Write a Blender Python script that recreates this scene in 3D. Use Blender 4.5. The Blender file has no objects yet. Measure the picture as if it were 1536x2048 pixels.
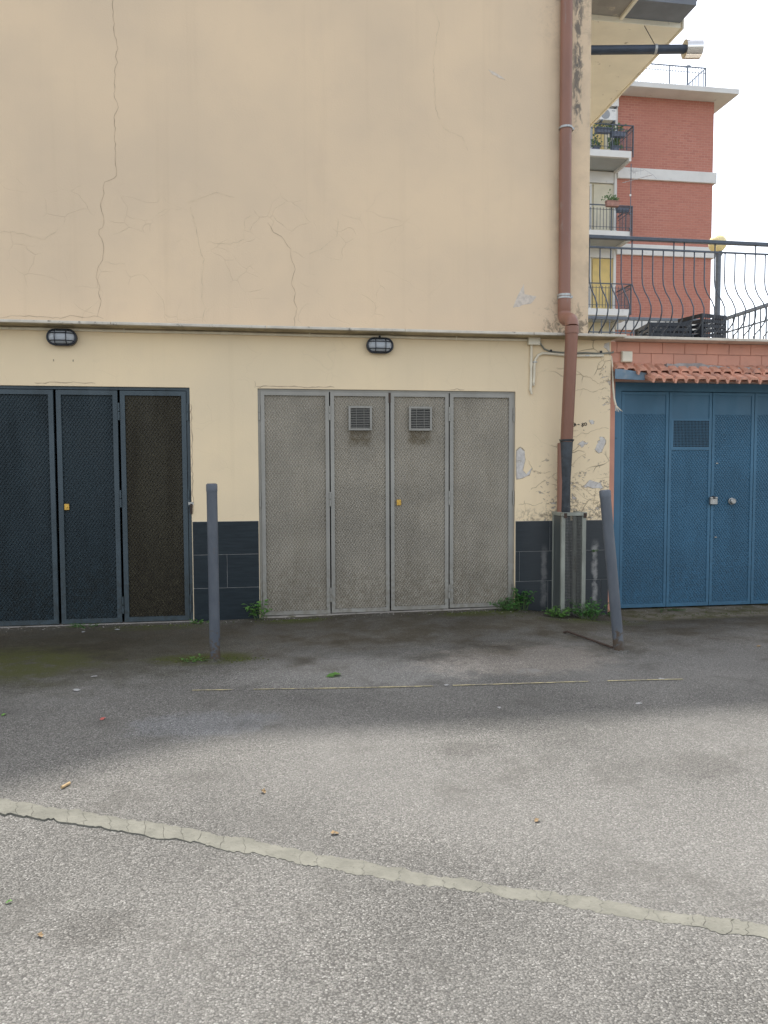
import bpy, bmesh, math, random
from mathutils import Vector, Matrix
R = math.radians
random.seed(7)
sc = bpy.context.scene
COL = sc.collection

# ------------------------------------------------------------------ camera
YAW, PITCH, ROLL = R(8.7), R(3.1), R(0.2)
cam = bpy.data.cameras.new('camera')
cam.sensor_fit = 'VERTICAL'; cam.sensor_height = 36.0
cam.lens = 36.0 * 1537.0 / 2048.0
cam.clip_start = 0.05; cam.clip_end = 2000
cam_o = bpy.data.objects.new('camera', cam); COL.objects.link(cam_o)
fw = Vector((math.sin(YAW)*math.cos(PITCH), math.cos(YAW)*math.cos(PITCH), -math.sin(PITCH)))
rt = Vector((math.cos(YAW), -math.sin(YAW), 0)); up = rt.cross(fw)
rt2 = rt*math.cos(-ROLL) + up*math.sin(-ROLL); up2 = up*math.cos(-ROLL) - rt*math.sin(-ROLL)
m3 = Matrix((rt2, up2, -fw)).transposed()
cam_o.matrix_world = Matrix.Translation((0, -7.0, 1.31)) @ m3.to_4x4()
sc.camera = cam_o

# ------------------------------------------------------------------ sky, sun, exposure
SUN_EL, SUN_AZ = R(63.4), R(-6.0)          # azimuth measured from +Y towards +X
w = bpy.data.worlds.new('World'); sc.world = w; w.use_nodes = True
wn = w.node_tree; bg = wn.nodes['Background']
sky = wn.nodes.new('ShaderNodeTexSky'); sky.sky_type = 'NISHITA'; sky.sun_disc = False
sky.sun_elevation = SUN_EL; sky.sun_rotation = SUN_AZ
sky.air_density = 1.0; sky.dust_density = 2.5; sky.ozone_density = 0.3
hs = wn.nodes.new('ShaderNodeHueSaturation'); hs.inputs['Saturation'].default_value = 0.38   # milky, hazy sky
wn.links.new(sky.outputs[0], hs.inputs['Color']); wn.links.new(hs.outputs[0], bg.inputs[0]); bg.inputs[1].default_value = 0.15
sl = bpy.data.lights.new('sun', 'SUN'); sl.energy = 2.0; sl.angle = R(2.5); sl.color = (1.0, 0.96, 0.91)
so = bpy.data.objects.new('sun', sl); COL.objects.link(so)
sd = Vector((math.sin(SUN_AZ)*math.cos(SUN_EL), math.cos(SUN_AZ)*math.cos(SUN_EL), math.sin(SUN_EL)))
so.rotation_euler = sd.to_track_quat('Z', 'Y').to_euler(); so.location = (0, 10, 20)
vs = sc.view_settings
vs.view_transform = 'Standard'; vs.look = 'None'; vs.gamma = 1.0; vs.exposure = 1.42; vs.use_curve_mapping = False

# ------------------------------------------------------------------ node helpers
class N:
    def __init__(s, name, rough=0.8, metallic=0.0, spec=0.5):
        s.m = bpy.data.materials.new(name); s.m.use_nodes = True
        s.t = s.m.node_tree; s.b = s.t.nodes['Principled BSDF']
        s.b.inputs['Roughness'].default_value = rough; s.b.inputs['Metallic'].default_value = metallic
        s.b.inputs['Specular IOR Level'].default_value = spec
        s._p = None
    def n(s, typ, **k):
        x = s.t.nodes.new(typ)
        for a, v in k.items(): setattr(x, a, v)
        return x
    def put(s, sock, v):
        if isinstance(v, bpy.types.NodeSocket): s.t.links.new(v, sock)
        elif isinstance(v, (tuple, list)) and len(v) == 3 and sock.type == 'RGBA': sock.default_value = (*v, 1)
        else: sock.default_value = v
    def P(s):
        if not s._p: s._p = s.n('ShaderNodeNewGeometry').outputs['Position']
        return s._p
    def O(s): return s.n('ShaderNodeTexCoord').outputs['Object']
    def xyz(s, v=None):
        x = s.n('ShaderNodeSeparateXYZ'); s.put(x.inputs[0], v or s.P()); return x.outputs[0], x.outputs[1], x.outputs[2]
    def vec(s, x, y, z):
        c = s.n('ShaderNodeCombineXYZ'); [s.put(c.inputs[i], q) for i, q in enumerate((x, y, z))]; return c.outputs[0]
    def m_(s, op, a, b=0.0, c=0.0, clamp=False):
        x = s.n('ShaderNodeMath', operation=op, use_clamp=clamp)
        s.put(x.inputs[0], a); s.put(x.inputs[1], b); s.put(x.inputs[2], c); return x.outputs[0]
    def add(s, a, b): return s.m_('ADD', a, b)
    def sub(s, a, b): return s.m_('SUBTRACT', a, b)
    def mul(s, a, b): return s.m_('MULTIPLY', a, b)
    def ss(s, v, a, b, lo=0.0, hi=1.0):
        x = s.n('ShaderNodeMapRange', interpolation_type='SMOOTHSTEP')
        s.put(x.inputs[0], v); s.put(x.inputs[1], a); s.put(x.inputs[2], b); s.put(x.inputs[3], lo); s.put(x.inputs[4], hi); return x.outputs[0]
    def box(s, v, a, b, soft):   # 1 between a and b
        return s.mul(s.ss(v, a-soft, a+soft), s.ss(v, b-soft, b+soft, 1.0, 0.0))
    def scale(s, v, k):
        x = s.n('ShaderNodeVectorMath', operation='MULTIPLY'); s.put(x.inputs[0], v)
        x.inputs[1].default_value = k if isinstance(k, (tuple, list)) else (k, k, k); return x.outputs[0]
    def noise(s, v, scale, detail=3.0, rough=0.55, dist=0.0):
        x = s.n('ShaderNodeTexNoise'); s.put(x.inputs['Vector'], v); x.inputs['Scale'].default_value = scale
        x.inputs['Detail'].default_value = detail; x.inputs['Roughness'].default_value = rough; x.inputs['Distortion'].default_value = dist
        return x.outputs['Fac']
    def noisec(s, v, scale, detail=2.0):
        x = s.n('ShaderNodeTexNoise'); s.put(x.inputs['Vector'], v); x.inputs['Scale'].default_value = scale
        x.inputs['Detail'].default_value = detail; return x.outputs['Color']
    def warp(s, v, scale, amt):
        c = s.noisec(v, scale)
        a = s.n('ShaderNodeVectorMath', operation='SUBTRACT'); s.put(a.inputs[0], c); a.inputs[1].default_value = (.5, .5, .5)
        b = s.n('ShaderNodeVectorMath', operation='MULTIPLY_ADD'); s.put(b.inputs[0], a.outputs[0]); b.inputs[1].default_value = (amt,)*3; s.put(b.inputs[2], v)
        return b.outputs[0]
    def vor(s, v, scale, feature='F1', rnd=1.0):
        x = s.n('ShaderNodeTexVoronoi', feature=feature); s.put(x.inputs['Vector'], v); x.inputs['Scale'].default_value = scale
        x.inputs['Randomness'].default_value = rnd; return x
    def mix(s, f, a, b, mode='MIX'):
        x = s.n('ShaderNodeMix', data_type='RGBA', blend_type=mode)
        s.put(x.inputs[0], f); s.put(x.inputs[6], a); s.put(x.inputs[7], b); return x.outputs[2]
    def gray(s, f): 
        return s.vec(f, f, f)
    def bump(s, h, dist, strength=1.0):
        x = s.n('ShaderNodeBump'); x.inputs['Distance'].default_value = dist; x.inputs['Strength'].default_value = strength
        s.put(x.inputs['Height'], h); s.t.links.new(x.outputs[0], s.b.inputs['Normal'])
    def col(s, c): s.put(s.b.inputs['Base Color'], c)
    def rough(s, c): s.put(s.b.inputs['Roughness'], c)

def simple(name, c, rough=.7, metallic=0., var=.18, scale=12., bump=.0, bscale=60., spec=.5, dirt=None, dirt_scale=6., dirt_lo=.55, dirt_hi=.75, stretch=(1, 1, 1)):
    k = N(name, rough, metallic, spec); p = k.P()
    f = k.noise(k.scale(p, stretch), scale, 4)
    a = tuple(max(0, q*(1-var)) for q in c); b = tuple(min(1, q*(1+var)) for q in c)
    cc = k.mix(k.ss(f, .3, .7), a, b)
    if dirt:
        d = k.noise(k.warp(k.scale(p, stretch), 5, .1), dirt_scale, 5, .65)
        cc = k.mix(k.ss(d, dirt_lo, dirt_hi), cc, dirt)
    k.col(cc)
    k.rough(k.ss(f, .2, .8, max(0, rough-.08), min(1, rough+.08)))
    if bump: k.bump(k.noise(p, bscale, 4), bump)
    return k.m
M = {}

def plaster(name, base, crazed, upper=False):
    k = N(name, .92, 0, .25); p = k.P(); x, y, z = k.xyz()
    big = k.noise(p, .7, 4, .5); mid = k.noise(p, 3.1, 5, .6); fine = k.noise(p, 70, 3)
    c = k.mix(k.ss(big, .3, .7), tuple(q*v for q, v in zip(base, (.91, .92, .94))), tuple(q*v for q, v in zip(base, (1.05, 1.04, 1.02))))
    c = k.mix(k.mul(k.ss(mid, .5, .72), .25), c, tuple(q*v for q, v in zip(base, (.90, .90, .93))))
    # faint vertical rain streaks
    st = k.noise(k.scale(p, (9, 9, .35)), 1.0, 4, .6)
    c = k.mix(k.mul(k.ss(st, .52, .8), .15), c, tuple(q*v for q, v in zip(base, (.72, .70, .66))))
    # crazing
    wp = k.warp(k.scale(p, (1, 1, 1.25)), 2.2, .35)
    e = k.vor(wp, 3.6, 'DISTANCE_TO_EDGE').outputs[0]
    cm = k.ss(e, .004, .014, 1, 0)
    brk = k.ss(k.noise(p, 2.4, 3), .47, .60)
    if upper:
        zone = k.mul(k.mul(k.box(z, 2.55, 3.75, .25), k.ss(x, 1.0, 1.9, 1, 0)), .22)
        zone = k.mul(zone, brk)
    else:
        zr = k.ss(x, 2.4, 2.95)
        zone = k.mul(k.add(k.mul(zr, .75), .06), brk)
    c = k.mix(k.mul(cm, zone), c, tuple(q*(.62 if upper else .38) for q in base))
    hgt = k.sub(k.mul(fine, .35), k.mul(k.mul(cm, zone), 2.0))
    if upper:
        # mould beside the downpipe and grime above the ledge
        g1 = k.mul(k.box(x, 2.87, 2.975, .04), k.box(z, 4.45, 6.2, .35))
        n1 = k.noise(k.warp(k.scale(p, (1.6, 1, .8)), 4, .25), 8, 6, .7)
        c = k.mix(k.mul(k.ss(k.add(n1, k.mul(g1, .20)), .60, .74), k.mul(g1, .85)), c, (.09, .095, .10))
        g2 = k.mul(k.ss(x, 2.3, 2.85), k.ss(z, 2.55, 3.15, 1, 0))
        n2 = k.noise(k.warp(p, 6, .2), 14, 6, .75)
        c = k.mix(k.mul(k.ss(k.add(n2, k.mul(g2, .2)), .60, .74), k.mul(g2, .85)), c, (.12, .105, .085))
        g3 = k.mul(k.ss(x, 2.3, 3.0), k.ss(z, 5.0, 5.8))
        c = k.mix(k.mul(k.ss(n2, .45, .7), k.mul(g3, .6)), c, (.10, .095, .09))
        g4 = k.mul(k.box(x, 2.67, 3.06, .05), k.ss(mid, .4, .7))
        c = k.mix(k.mul(g4, .35), c, tuple(q*.6 for q in base))
        rb = k.mul(k.ss(x, 2.99, 3.05), k.ss(n1, .5, .65))
        c = k.mix(k.mul(rb, .35), c, tuple(q*.55 for q in base))
    else:
        zl = k.mul(k.ss(x, 2.36, 2.75), k.ss(z, 1.75, 1.0))
        zl = k.add(zl, k.mul(k.mul(k.ss(x, 3.08, 3.2), k.box(z, 1.85, 2.42, .1)), .8))
        n2 = k.noise(k.warp(k.scale(p, (1, 1, 1.6)), 5, .3), 11, 7, .75)
        pe = k.mul(k.ss(k.add(n2, k.mul(zl, .10)), .665, .70), k.ss(zl, .05, .3))
        c = k.mix(pe, c, (.66, .60, .54))
        edge = k.mul(k.mul(k.ss(k.add(n2, k.mul(zl, .10)), .645, .665), k.ss(k.add(n2, k.mul(zl, .10)), .675, .70, 1, 0)), k.ss(zl, .05, .3))
        c = k.mix(k.mul(edge, .75), c, (.27, .21, .14))
        n3 = k.noise(k.warp(p, 7, .2), 20, 6, .75)
        c = k.mix(k.mul(k.ss(k.add(n3, k.mul(zl, .12)), .66, .74), k.mul(zl, .7)), c, (.30, .235, .15))
        lv = k.mul(k.box(z, .80, .93, .05), k.ss(x, 2.3, 2.4))
        c = k.mix(k.mul(k.ss(n3, .45, .62), k.mul(lv, .7)), c, (.22, .18, .13))
        hgt = k.sub(hgt, k.mul(pe, 1.4))
    k.col(c); k.bump(hgt, .004, .8)
    return k.m
M['plaster_up'] = plaster('cream plaster of the upper wall', (.745, .585, .405), False, True)
M['plaster_lo'] = plaster('cream plaster of the lower wall', (.845, .685, .455), True, False)
M['soffit'] = simple('cream painted soffit', (.90, .86, .72), .85, var=.05, scale=3, bump=.002, dirt=(.34, .30, .23), dirt_scale=9, dirt_lo=.62, dirt_hi=.75)
M['soffit_grey'] = simple('bare grey soffit', (.33, .32, .30), .9, var=.12, scale=5, bump=.004, dirt=(.55, .50, .42), dirt_scale=6, dirt_lo=.56, dirt_hi=.66)
M['soffit_blue'] = simple('shadow-toned slate grey soffit boards', (.20, .22, .25), .85, var=.1, scale=5, bump=.002)  # bluish shadow under the roof end put into the board colour
M['marble'] = simple('pale stone coping', (.60, .55, .46), .7, var=.12, scale=7, bump=.001, dirt=(.17, .15, .12), dirt_scale=12, dirt_lo=.57, dirt_hi=.72)
M['ledge_under'] = simple('stained and shade-toned underside of the ledge', (.40, .33, .21), .95, var=.2, scale=4, dirt=(.26, .21, .13), dirt_scale=6, dirt_lo=.5, dirt_hi=.7)  # darker than the stone: shade below the ledge mixed into the stain colour
M['crack'] = simple('dark crack in plaster', (.47, .36, .245), .95)
M['crack_low'] = simple('brown crack in the lower plaster', (.52, .41, .26), .95)
M['crack_faint'] = simple('faint crack in plaster', (.62, .50, .34), .95)
M['peel'] = simple('bare skim under peeled paint', (.58, .545, .50), .95, var=.12, scale=30, bump=.002, dirt=(.42, .37, .31), dirt_scale=25, dirt_lo=.55, dirt_hi=.66)
M['peel_dark'] = simple('dark edge of peeled paint', (.36, .29, .20), .95, var=.2, scale=40)
M['scribble'] = simple('black marker', (.03, .028, .025), .8)
M['pipe_brown'] = simple('brown plastic downpipe', (.25, .118, .078), .42, var=.13, scale=4, stretch=(1, 1, .3), dirt=(.26, .20, .17), dirt_scale=9, dirt_lo=.60, dirt_hi=.78)
M['pipe_iron'] = simple('tarred iron pipe', (.035, .042, .048), .55, var=.4, scale=18, bump=.003, bscale=40, dirt=(.15, .14, .13), dirt_scale=14, dirt_lo=.62, dirt_hi=.72)
M['zinc'] = simple('galvanised clip', (.42, .43, .42), .45, .6, var=.2, scale=30)
M['pvc'] = simple('cream plastic conduit', (.74, .67, .52), .55, var=.08, scale=8, dirt=(.50, .44, .32), dirt_scale=11, dirt_lo=.60, dirt_hi=.78)
M['cable'] = simple('grey green cable', (.22, .225, .19), .55, var=.15)
M['box_plastic'] = simple('ivory plastic box', (.74, .69, .55), .5, var=.06, dirt=(.35, .30, .22), dirt_scale=14, dirt_lo=.62, dirt_hi=.8)
M['black_metal'] = simple('black enamel', (.012, .016, .025), .35, .0, var=.3, scale=20)
k = N('frosted glass of a bulkhead light', .22); k.col((.62, .66, .70)); k.b.inputs['Transmission Weight'].default_value = .35; M['frost'] = k.m
M['cage_paint'] = simple('weathered grey green paint', (.27, .28, .235), .6, var=.18, scale=9, bump=.001, dirt=(.15, .12, .08), dirt_scale=10, dirt_lo=.58, dirt_hi=.72, stretch=(1, 1, .4))
M['cage_side'] = simple('dull grey sheet', (.085, .095, .088), .6, var=.2, scale=6, stretch=(1, 1, .3))
M['wire'] = simple('grey wire', (.24, .24, .22), .5, .4, var=.2, scale=40)
M['brass'] = simple('brass lock', (.62, .40, .10), .28, .9, var=.15, scale=60)
M['steel'] = simple('dull steel', (.40, .40, .38), .4, .7, var=.15, scale=40)
M['chrome'] = simple('polished steel', (.75, .73, .70), .16, 1.0, var=.05)
M['rust'] = simple('rusty iron', (.055, .035, .025), .85, var=.3, scale=40, bump=.002)
M['bollard'] = None
def bollard_mat():
    k = N('grey painted bollard', .5, 0, .45); p = k.P(); x, y, z = k.xyz()
    n = k.noise(k.scale(p, (1, 1, .4)), 7, 5, .6); n2 = k.noise(p, 30, 4)
    c = k.mix(k.ss(n, .3, .7), (.075, .087, .105), (.115, .128, .145))
    c = k.mix(k.ss(k.add(n2, k.mul(z, -1.6)), .24, .40), c, (.085, .062, .042))
    ch = k.noise(k.warp(p, 12, .06), 16, 5, .7)
    c = k.mix(k.ss(ch, .66, .70), c, (.13, .085, .055))
    c = k.mix(k.mul(k.ss(n, .55, .7), .4), c, (.17, .18, .185))
    k.col(c); k.bump(n2, .0008); return k.m
M['bollard'] = bollard_mat()
def door_mat(name, c, dirt, amt, zb=.5, rough=.45, drip=False):
    k = N(name, rough, 0, .4); p = k.P(); x, y, z = k.xyz()
    n = k.noise(k.scale(p, (5, 5, .7)), 1.3, 5, .6); n2 = k.noise(p, 25, 4); n3 = k.noise(p, 2.0, 4)
    cc = k.mix(k.ss(n3, .3, .7), tuple(q*.88 for q in c), tuple(q*1.1 for q in c))
    cc = k.mix(k.mul(k.ss(n, .48, .75), amt), cc, dirt)
    if drip:
        wob = k.mul(k.sub(n2, .5), .06)
        dm = k.mul(k.add(k.box(k.add(x, wob), .76, .955, .03), k.box(k.add(x, wob), 1.315, 1.515, .03)), k.box(k.add(z, wob), 1.55, 1.69, .05))
        cc = k.mix(k.mul(dm, k.ss(n2, .3, .6, .25, .75)), cc, (.15, .115, .06))
    low = k.mul(k.ss(k.add(z, k.mul(n, -.4)), 0.0, zb, 1, 0), .8)
    cc = k.mix(k.mul(low, k.ss(n2, .3, .7)), cc, dirt)
    k.col(cc); k.bump(n2, .0006); k.rough(k.ss(n, .2, .8, rough-.1, rough+.15)); return k.m
M['door_grey_frame'] = door_mat('grey painted door frame', (.31, .298, .262), (.21, .19, .15), .3)
M['door_grey_mesh'] = door_mat('grey painted expanded mesh', (.60, .545, .455), (.40, .35, .27), .3, .4, drip=True)
M['door_grey_back'] = door_mat('grey sheet behind the mesh', (.285, .262, .215), (.20, .178, .135), .3, .4, drip=True)  # same paint as the mesh, darkened to carry the shade in the gaps
M['door_dark_frame'] = door_mat('slate blue door frame', (.052, .074, .086), (.036, .045, .045), .4)
M['door_dark_mesh'] = door_mat('slate blue expanded mesh', (.062, .092, .104), (.042, .052, .050), .45)
M['door_dark_back'] = door_mat('slate blue sheet', (.016, .032, .042), (.011, .017, .019), .45)  # darker copy of the mesh paint, gap shade put into the colour
M['door_brown_mesh'] = door_mat('brown stained expanded mesh', (.115, .100, .058), (.060, .047, .025), .5, .9)
M['door_brown_back'] = door_mat('brown stained sheet', (.030, .025, .013), (.015, .011, .006), .55, .9)  # darker copy of the stained mesh, gap shade put into the colour
M['door_blue'] = door_mat('blue painted door sheet', (.056, .155, .245), (.048, .118, .18), .35)
M['door_blue_back'] = door_mat('blue painted backing sheet', (.050, .140, .222), (.044, .106, .16), .35)  # slightly darker than the leaf paint, gap shade put into the colour
M['flap'] = simple('faded blue grey metal', (.13, .20, .26), .5, var=.2, scale=8, dirt=(.25, .28, .30), dirt_scale=9)
M['void'] = simple('dark inside of vent', (.02, .022, .025), .9)
def slate():
    k = N('dark slate tile', .5, 0, .4); p = k.P(); x, y, z = k.xyz()
    n = k.noise(k.scale(p, (2, 2, 22)), 2.4, 5, .6); n2 = k.noise(p, 4, 4); n4 = k.noise(k.warp(p, 8, .1), 14, 6, .7)
    c = k.mix(k.ss(n, .35, .7), (.004, .011, .016), (.011, .021, .027))
    c = k.mix(k.mul(k.ss(x, 2.2, 2.6), .6), c, (.055, .060, .064))  # right-hand tiles paler: veiling glare put into the colour
    # lime runs below the joints
    wig = k.add(x, k.mul(k.sub(k.noise(k.scale(p, (1, 1, 3)), 5, 3), .5), .06))
    d1 = k.m_('ABSOLUTE', k.sub(wig, 3.125))
    m1 = k.mul(k.ss(d1, .008, k.add(.022, k.mul(k.m_('ABSOLUTE', k.sub(k.noise(k.scale(p, (0, 0, 1)), 6, 2), .35)), .11)), 1, 0), k.box(z, .02, .60, .06))
    d2 = k.m_('ABSOLUTE', k.sub(wig, 2.615)); m2 = k.mul(k.mul(k.ss(d2, .01, .04, 1, 0), k.box(z, .02, .55, .08)), .5)
    mm = k.mul(k.add(m1, m2), k.ss(n4, .25, .58))
    c = k.mix(k.mul(mm, .8), c, (.34, .33, .31))
    k.col(c); k.bump(k.add(n, k.mul(n4, .4)), .0015); return k.m
M['slate'] = slate()
M['grout'] = simple('pale grout', (.30, .30, .29), .9)
M['terra'] = simple('terracotta cladding tile', (.58, .285, .20), .6, var=.10, scale=3, bump=.0005, dirt=(.42, .22, .17), dirt_scale=7, dirt_lo=.58, dirt_hi=.8)
M['terra_grout'] = simple('terracotta grout', (.66, .43, .34), .9)
M['mortar'] = simple('grey mortar', (.32, .31, .30), .95, var=.2, scale=14, bump=.006, bscale=30)
M['rooftile'] = simple('red clay roof tile', (.55, .275, .185), .75, var=.2, scale=9, bump=.001, dirt=(.34, .20, .16), dirt_scale=12, dirt_lo=.55, dirt_hi=.72)
M['rooftile_old'] = simple('old clay roof tile', (.27, .135, .09), .85, var=.3, scale=9, bump=.002, dirt=(.10, .085, .07), dirt_scale=12, dirt_lo=.52, dirt_hi=.70)
M['concrete'] = simple('worn concrete', (.33, .30, .26), .92, var=.18, scale=6, bump=.004, bscale=50, dirt=(.13, .12, .07), dirt_scale=7, dirt_lo=.52, dirt_hi=.68)
M['rail'] = simple('dark grey rail paint', (.075, .09, .112), .45, .2, var=.2, scale=20)
M['rail_back'] = simple('blue grey rail paint', (.13, .155, .19), .5, .1, var=.12, scale=20)
k = N('yellow opal globe', .35); k.col((.82, .70, .36)); k.b.inputs['Subsurface Weight'].default_value = .3; k.b.inputs['Subsurface Radius'].default_value = (.1, .08, .04); M['globe'] = k.m
M['crate'] = simple('black plastic', (.022, .027, .036), .45, var=.2, scale=20)
def brick():
    k = N('red facing brick', .9, 0, .2); x, y, z = k.xyz()
    u = k.add(x, y)
    b = k.n('ShaderNodeTexBrick'); k.put(b.inputs['Vector'], k.vec(u, z, 0.0))
    b.inputs['Scale'].default_value = 1.0; b.inputs['Brick Width'].default_value = .26; b.inputs['Row Height'].default_value = .095
    b.inputs['Mortar Size'].default_value = .011; b.inputs['Mortar Smooth'].default_value = .3; b.inputs['Bias'].default_value = -.1
    b.inputs['Color1'].default_value = (.51, .225, .17, 1); b.inputs['Color2'].default_value = (.43, .18, .14, 1); b.inputs['Mortar'].default_value = (.55, .30, .245, 1)
    n = k.noise(k.P(), .8, 4)
    k.col(k.mix(k.ss(n, .3, .7), b.outputs[0], k.mix(.5, b.outputs[0], (.47, .205, .155)))); k.bump(b.outputs['Fac'], -.006); return k.m
M['brick'] = brick()
M['white_render'] = simple('white render', (.68, .68, .66), .85, var=.05, scale=2, dirt=(.45, .44, .42), dirt_scale=2.5, dirt_lo=.6, dirt_hi=.8)
M['cream_render'] = simple('pale cream render', (.66, .61, .46), .85, var=.05, scale=1.5)
M['yellow_blind'] = simple('yellow awning cloth', (.66, .50, .20), .8, var=.06, scale=4)
M['cream_shutter'] = simple('cream roller shutter', (.62, .58, .45), .7, var=.05, scale=4)
M['soffit_far'] = simple('grey balcony underside', (.40, .42, .42), .9, var=.06, scale=2)
M['ac_white'] = simple('white enamel', (.76, .76, .74), .4, var=.04)
M['ac_grille'] = simple('grey fan grille', (.32, .34, .36), .6, var=.1, scale=60)
M['pot'] = simple('dark plastic planter', (.13, .15, .20), .6, var=.2)
M['pot_clay'] = simple('clay planter', (.36, .20, .16), .8, var=.15)
M['glass_far'] = simple('dim window pane', (.06, .07, .08), .1, var=.1)
M['alu'] = simple('aluminium tube', (.50, .50, .50), .35, .8, var=.1)
M['line'] = None
def line_mat():
    k = N('pale cement strip', .92, 0, .2); p = k.P()
    n = k.noise(p, 9, 5, .65); n2 = k.noise(p, 90, 3); n3 = k.noise(k.warp(p, 20, .04), 45, 4, .7)
    c = k.mix(k.ss(n, .3, .7), (.138, .135, .112), (.188, .183, .152))
    c = k.mix(k.mul(k.ss(n3, .58, .70), .7), c, (.085, .083, .066))
    k.col(c); k.bump(k.add(n2, n3), .003); return k.m
M['line'] = line_mat()
M['yellow_line'] = simple('worn yellow paint', (.40, .35, .20), .9, var=.25, scale=30, dirt=(.22, .20, .15), dirt_scale=25, dirt_lo=.45, dirt_hi=.6)
def leaf_mat(name, a, b):
    k = N(name, .5, 0, .4); n = k.noise(k.P(), 22, 2)
    k.col(k.mix(k.ss(n, .3, .7), a, b)); k.b.inputs['Subsurface Weight'].default_value = 0.0
    tr = k.n('ShaderNodeBsdfTranslucent'); tr.inputs[0].default_value = (*[q*1.3 for q in b], 1)
    mx = k.n('ShaderNodeMixShader'); mx.inputs[0].default_value = .3
    out = [q for q in k.t.nodes if q.type == 'OUTPUT_MATERIAL'][0]
    k.t.links.new(k.b.outputs[0], mx.inputs[1]); k.t.links.new(tr.outputs[0], mx.inputs[2]); k.t.links.new(mx.outputs[0], out.inputs[0])
    return k.m
M['leaf'] = leaf_mat('weed leaf', (.04, .12, .03), (.085, .22, .05))
M['leaf_light'] = leaf_mat('fresh green leaf', (.08, .19, .04), (.15, .30, .065))
M['leaf_far'] = leaf_mat('balcony plant leaf', (.09, .16, .08), (.17, .26, .12))
M['stem'] = simple('green stem', (.08, .13, .04), .7)
M['dry'] = simple('dry straw litter', (.22, .15, .075), .8, var=.2, scale=60)
M['paper'] = simple('white paper scrap', (.34, .34, .33), .8, var=.1)
M['redbit'] = simple('red paper scrap', (.45, .10, .08), .7, var=.2)
M['filter'] = simple('cork tipped filter', (.38, .27, .14), .8, var=.15, scale=80)
M['moss'] = simple('moss', (.055, .065, .012), .95, var=.45, scale=45, bump=.004, bscale=90)

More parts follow.
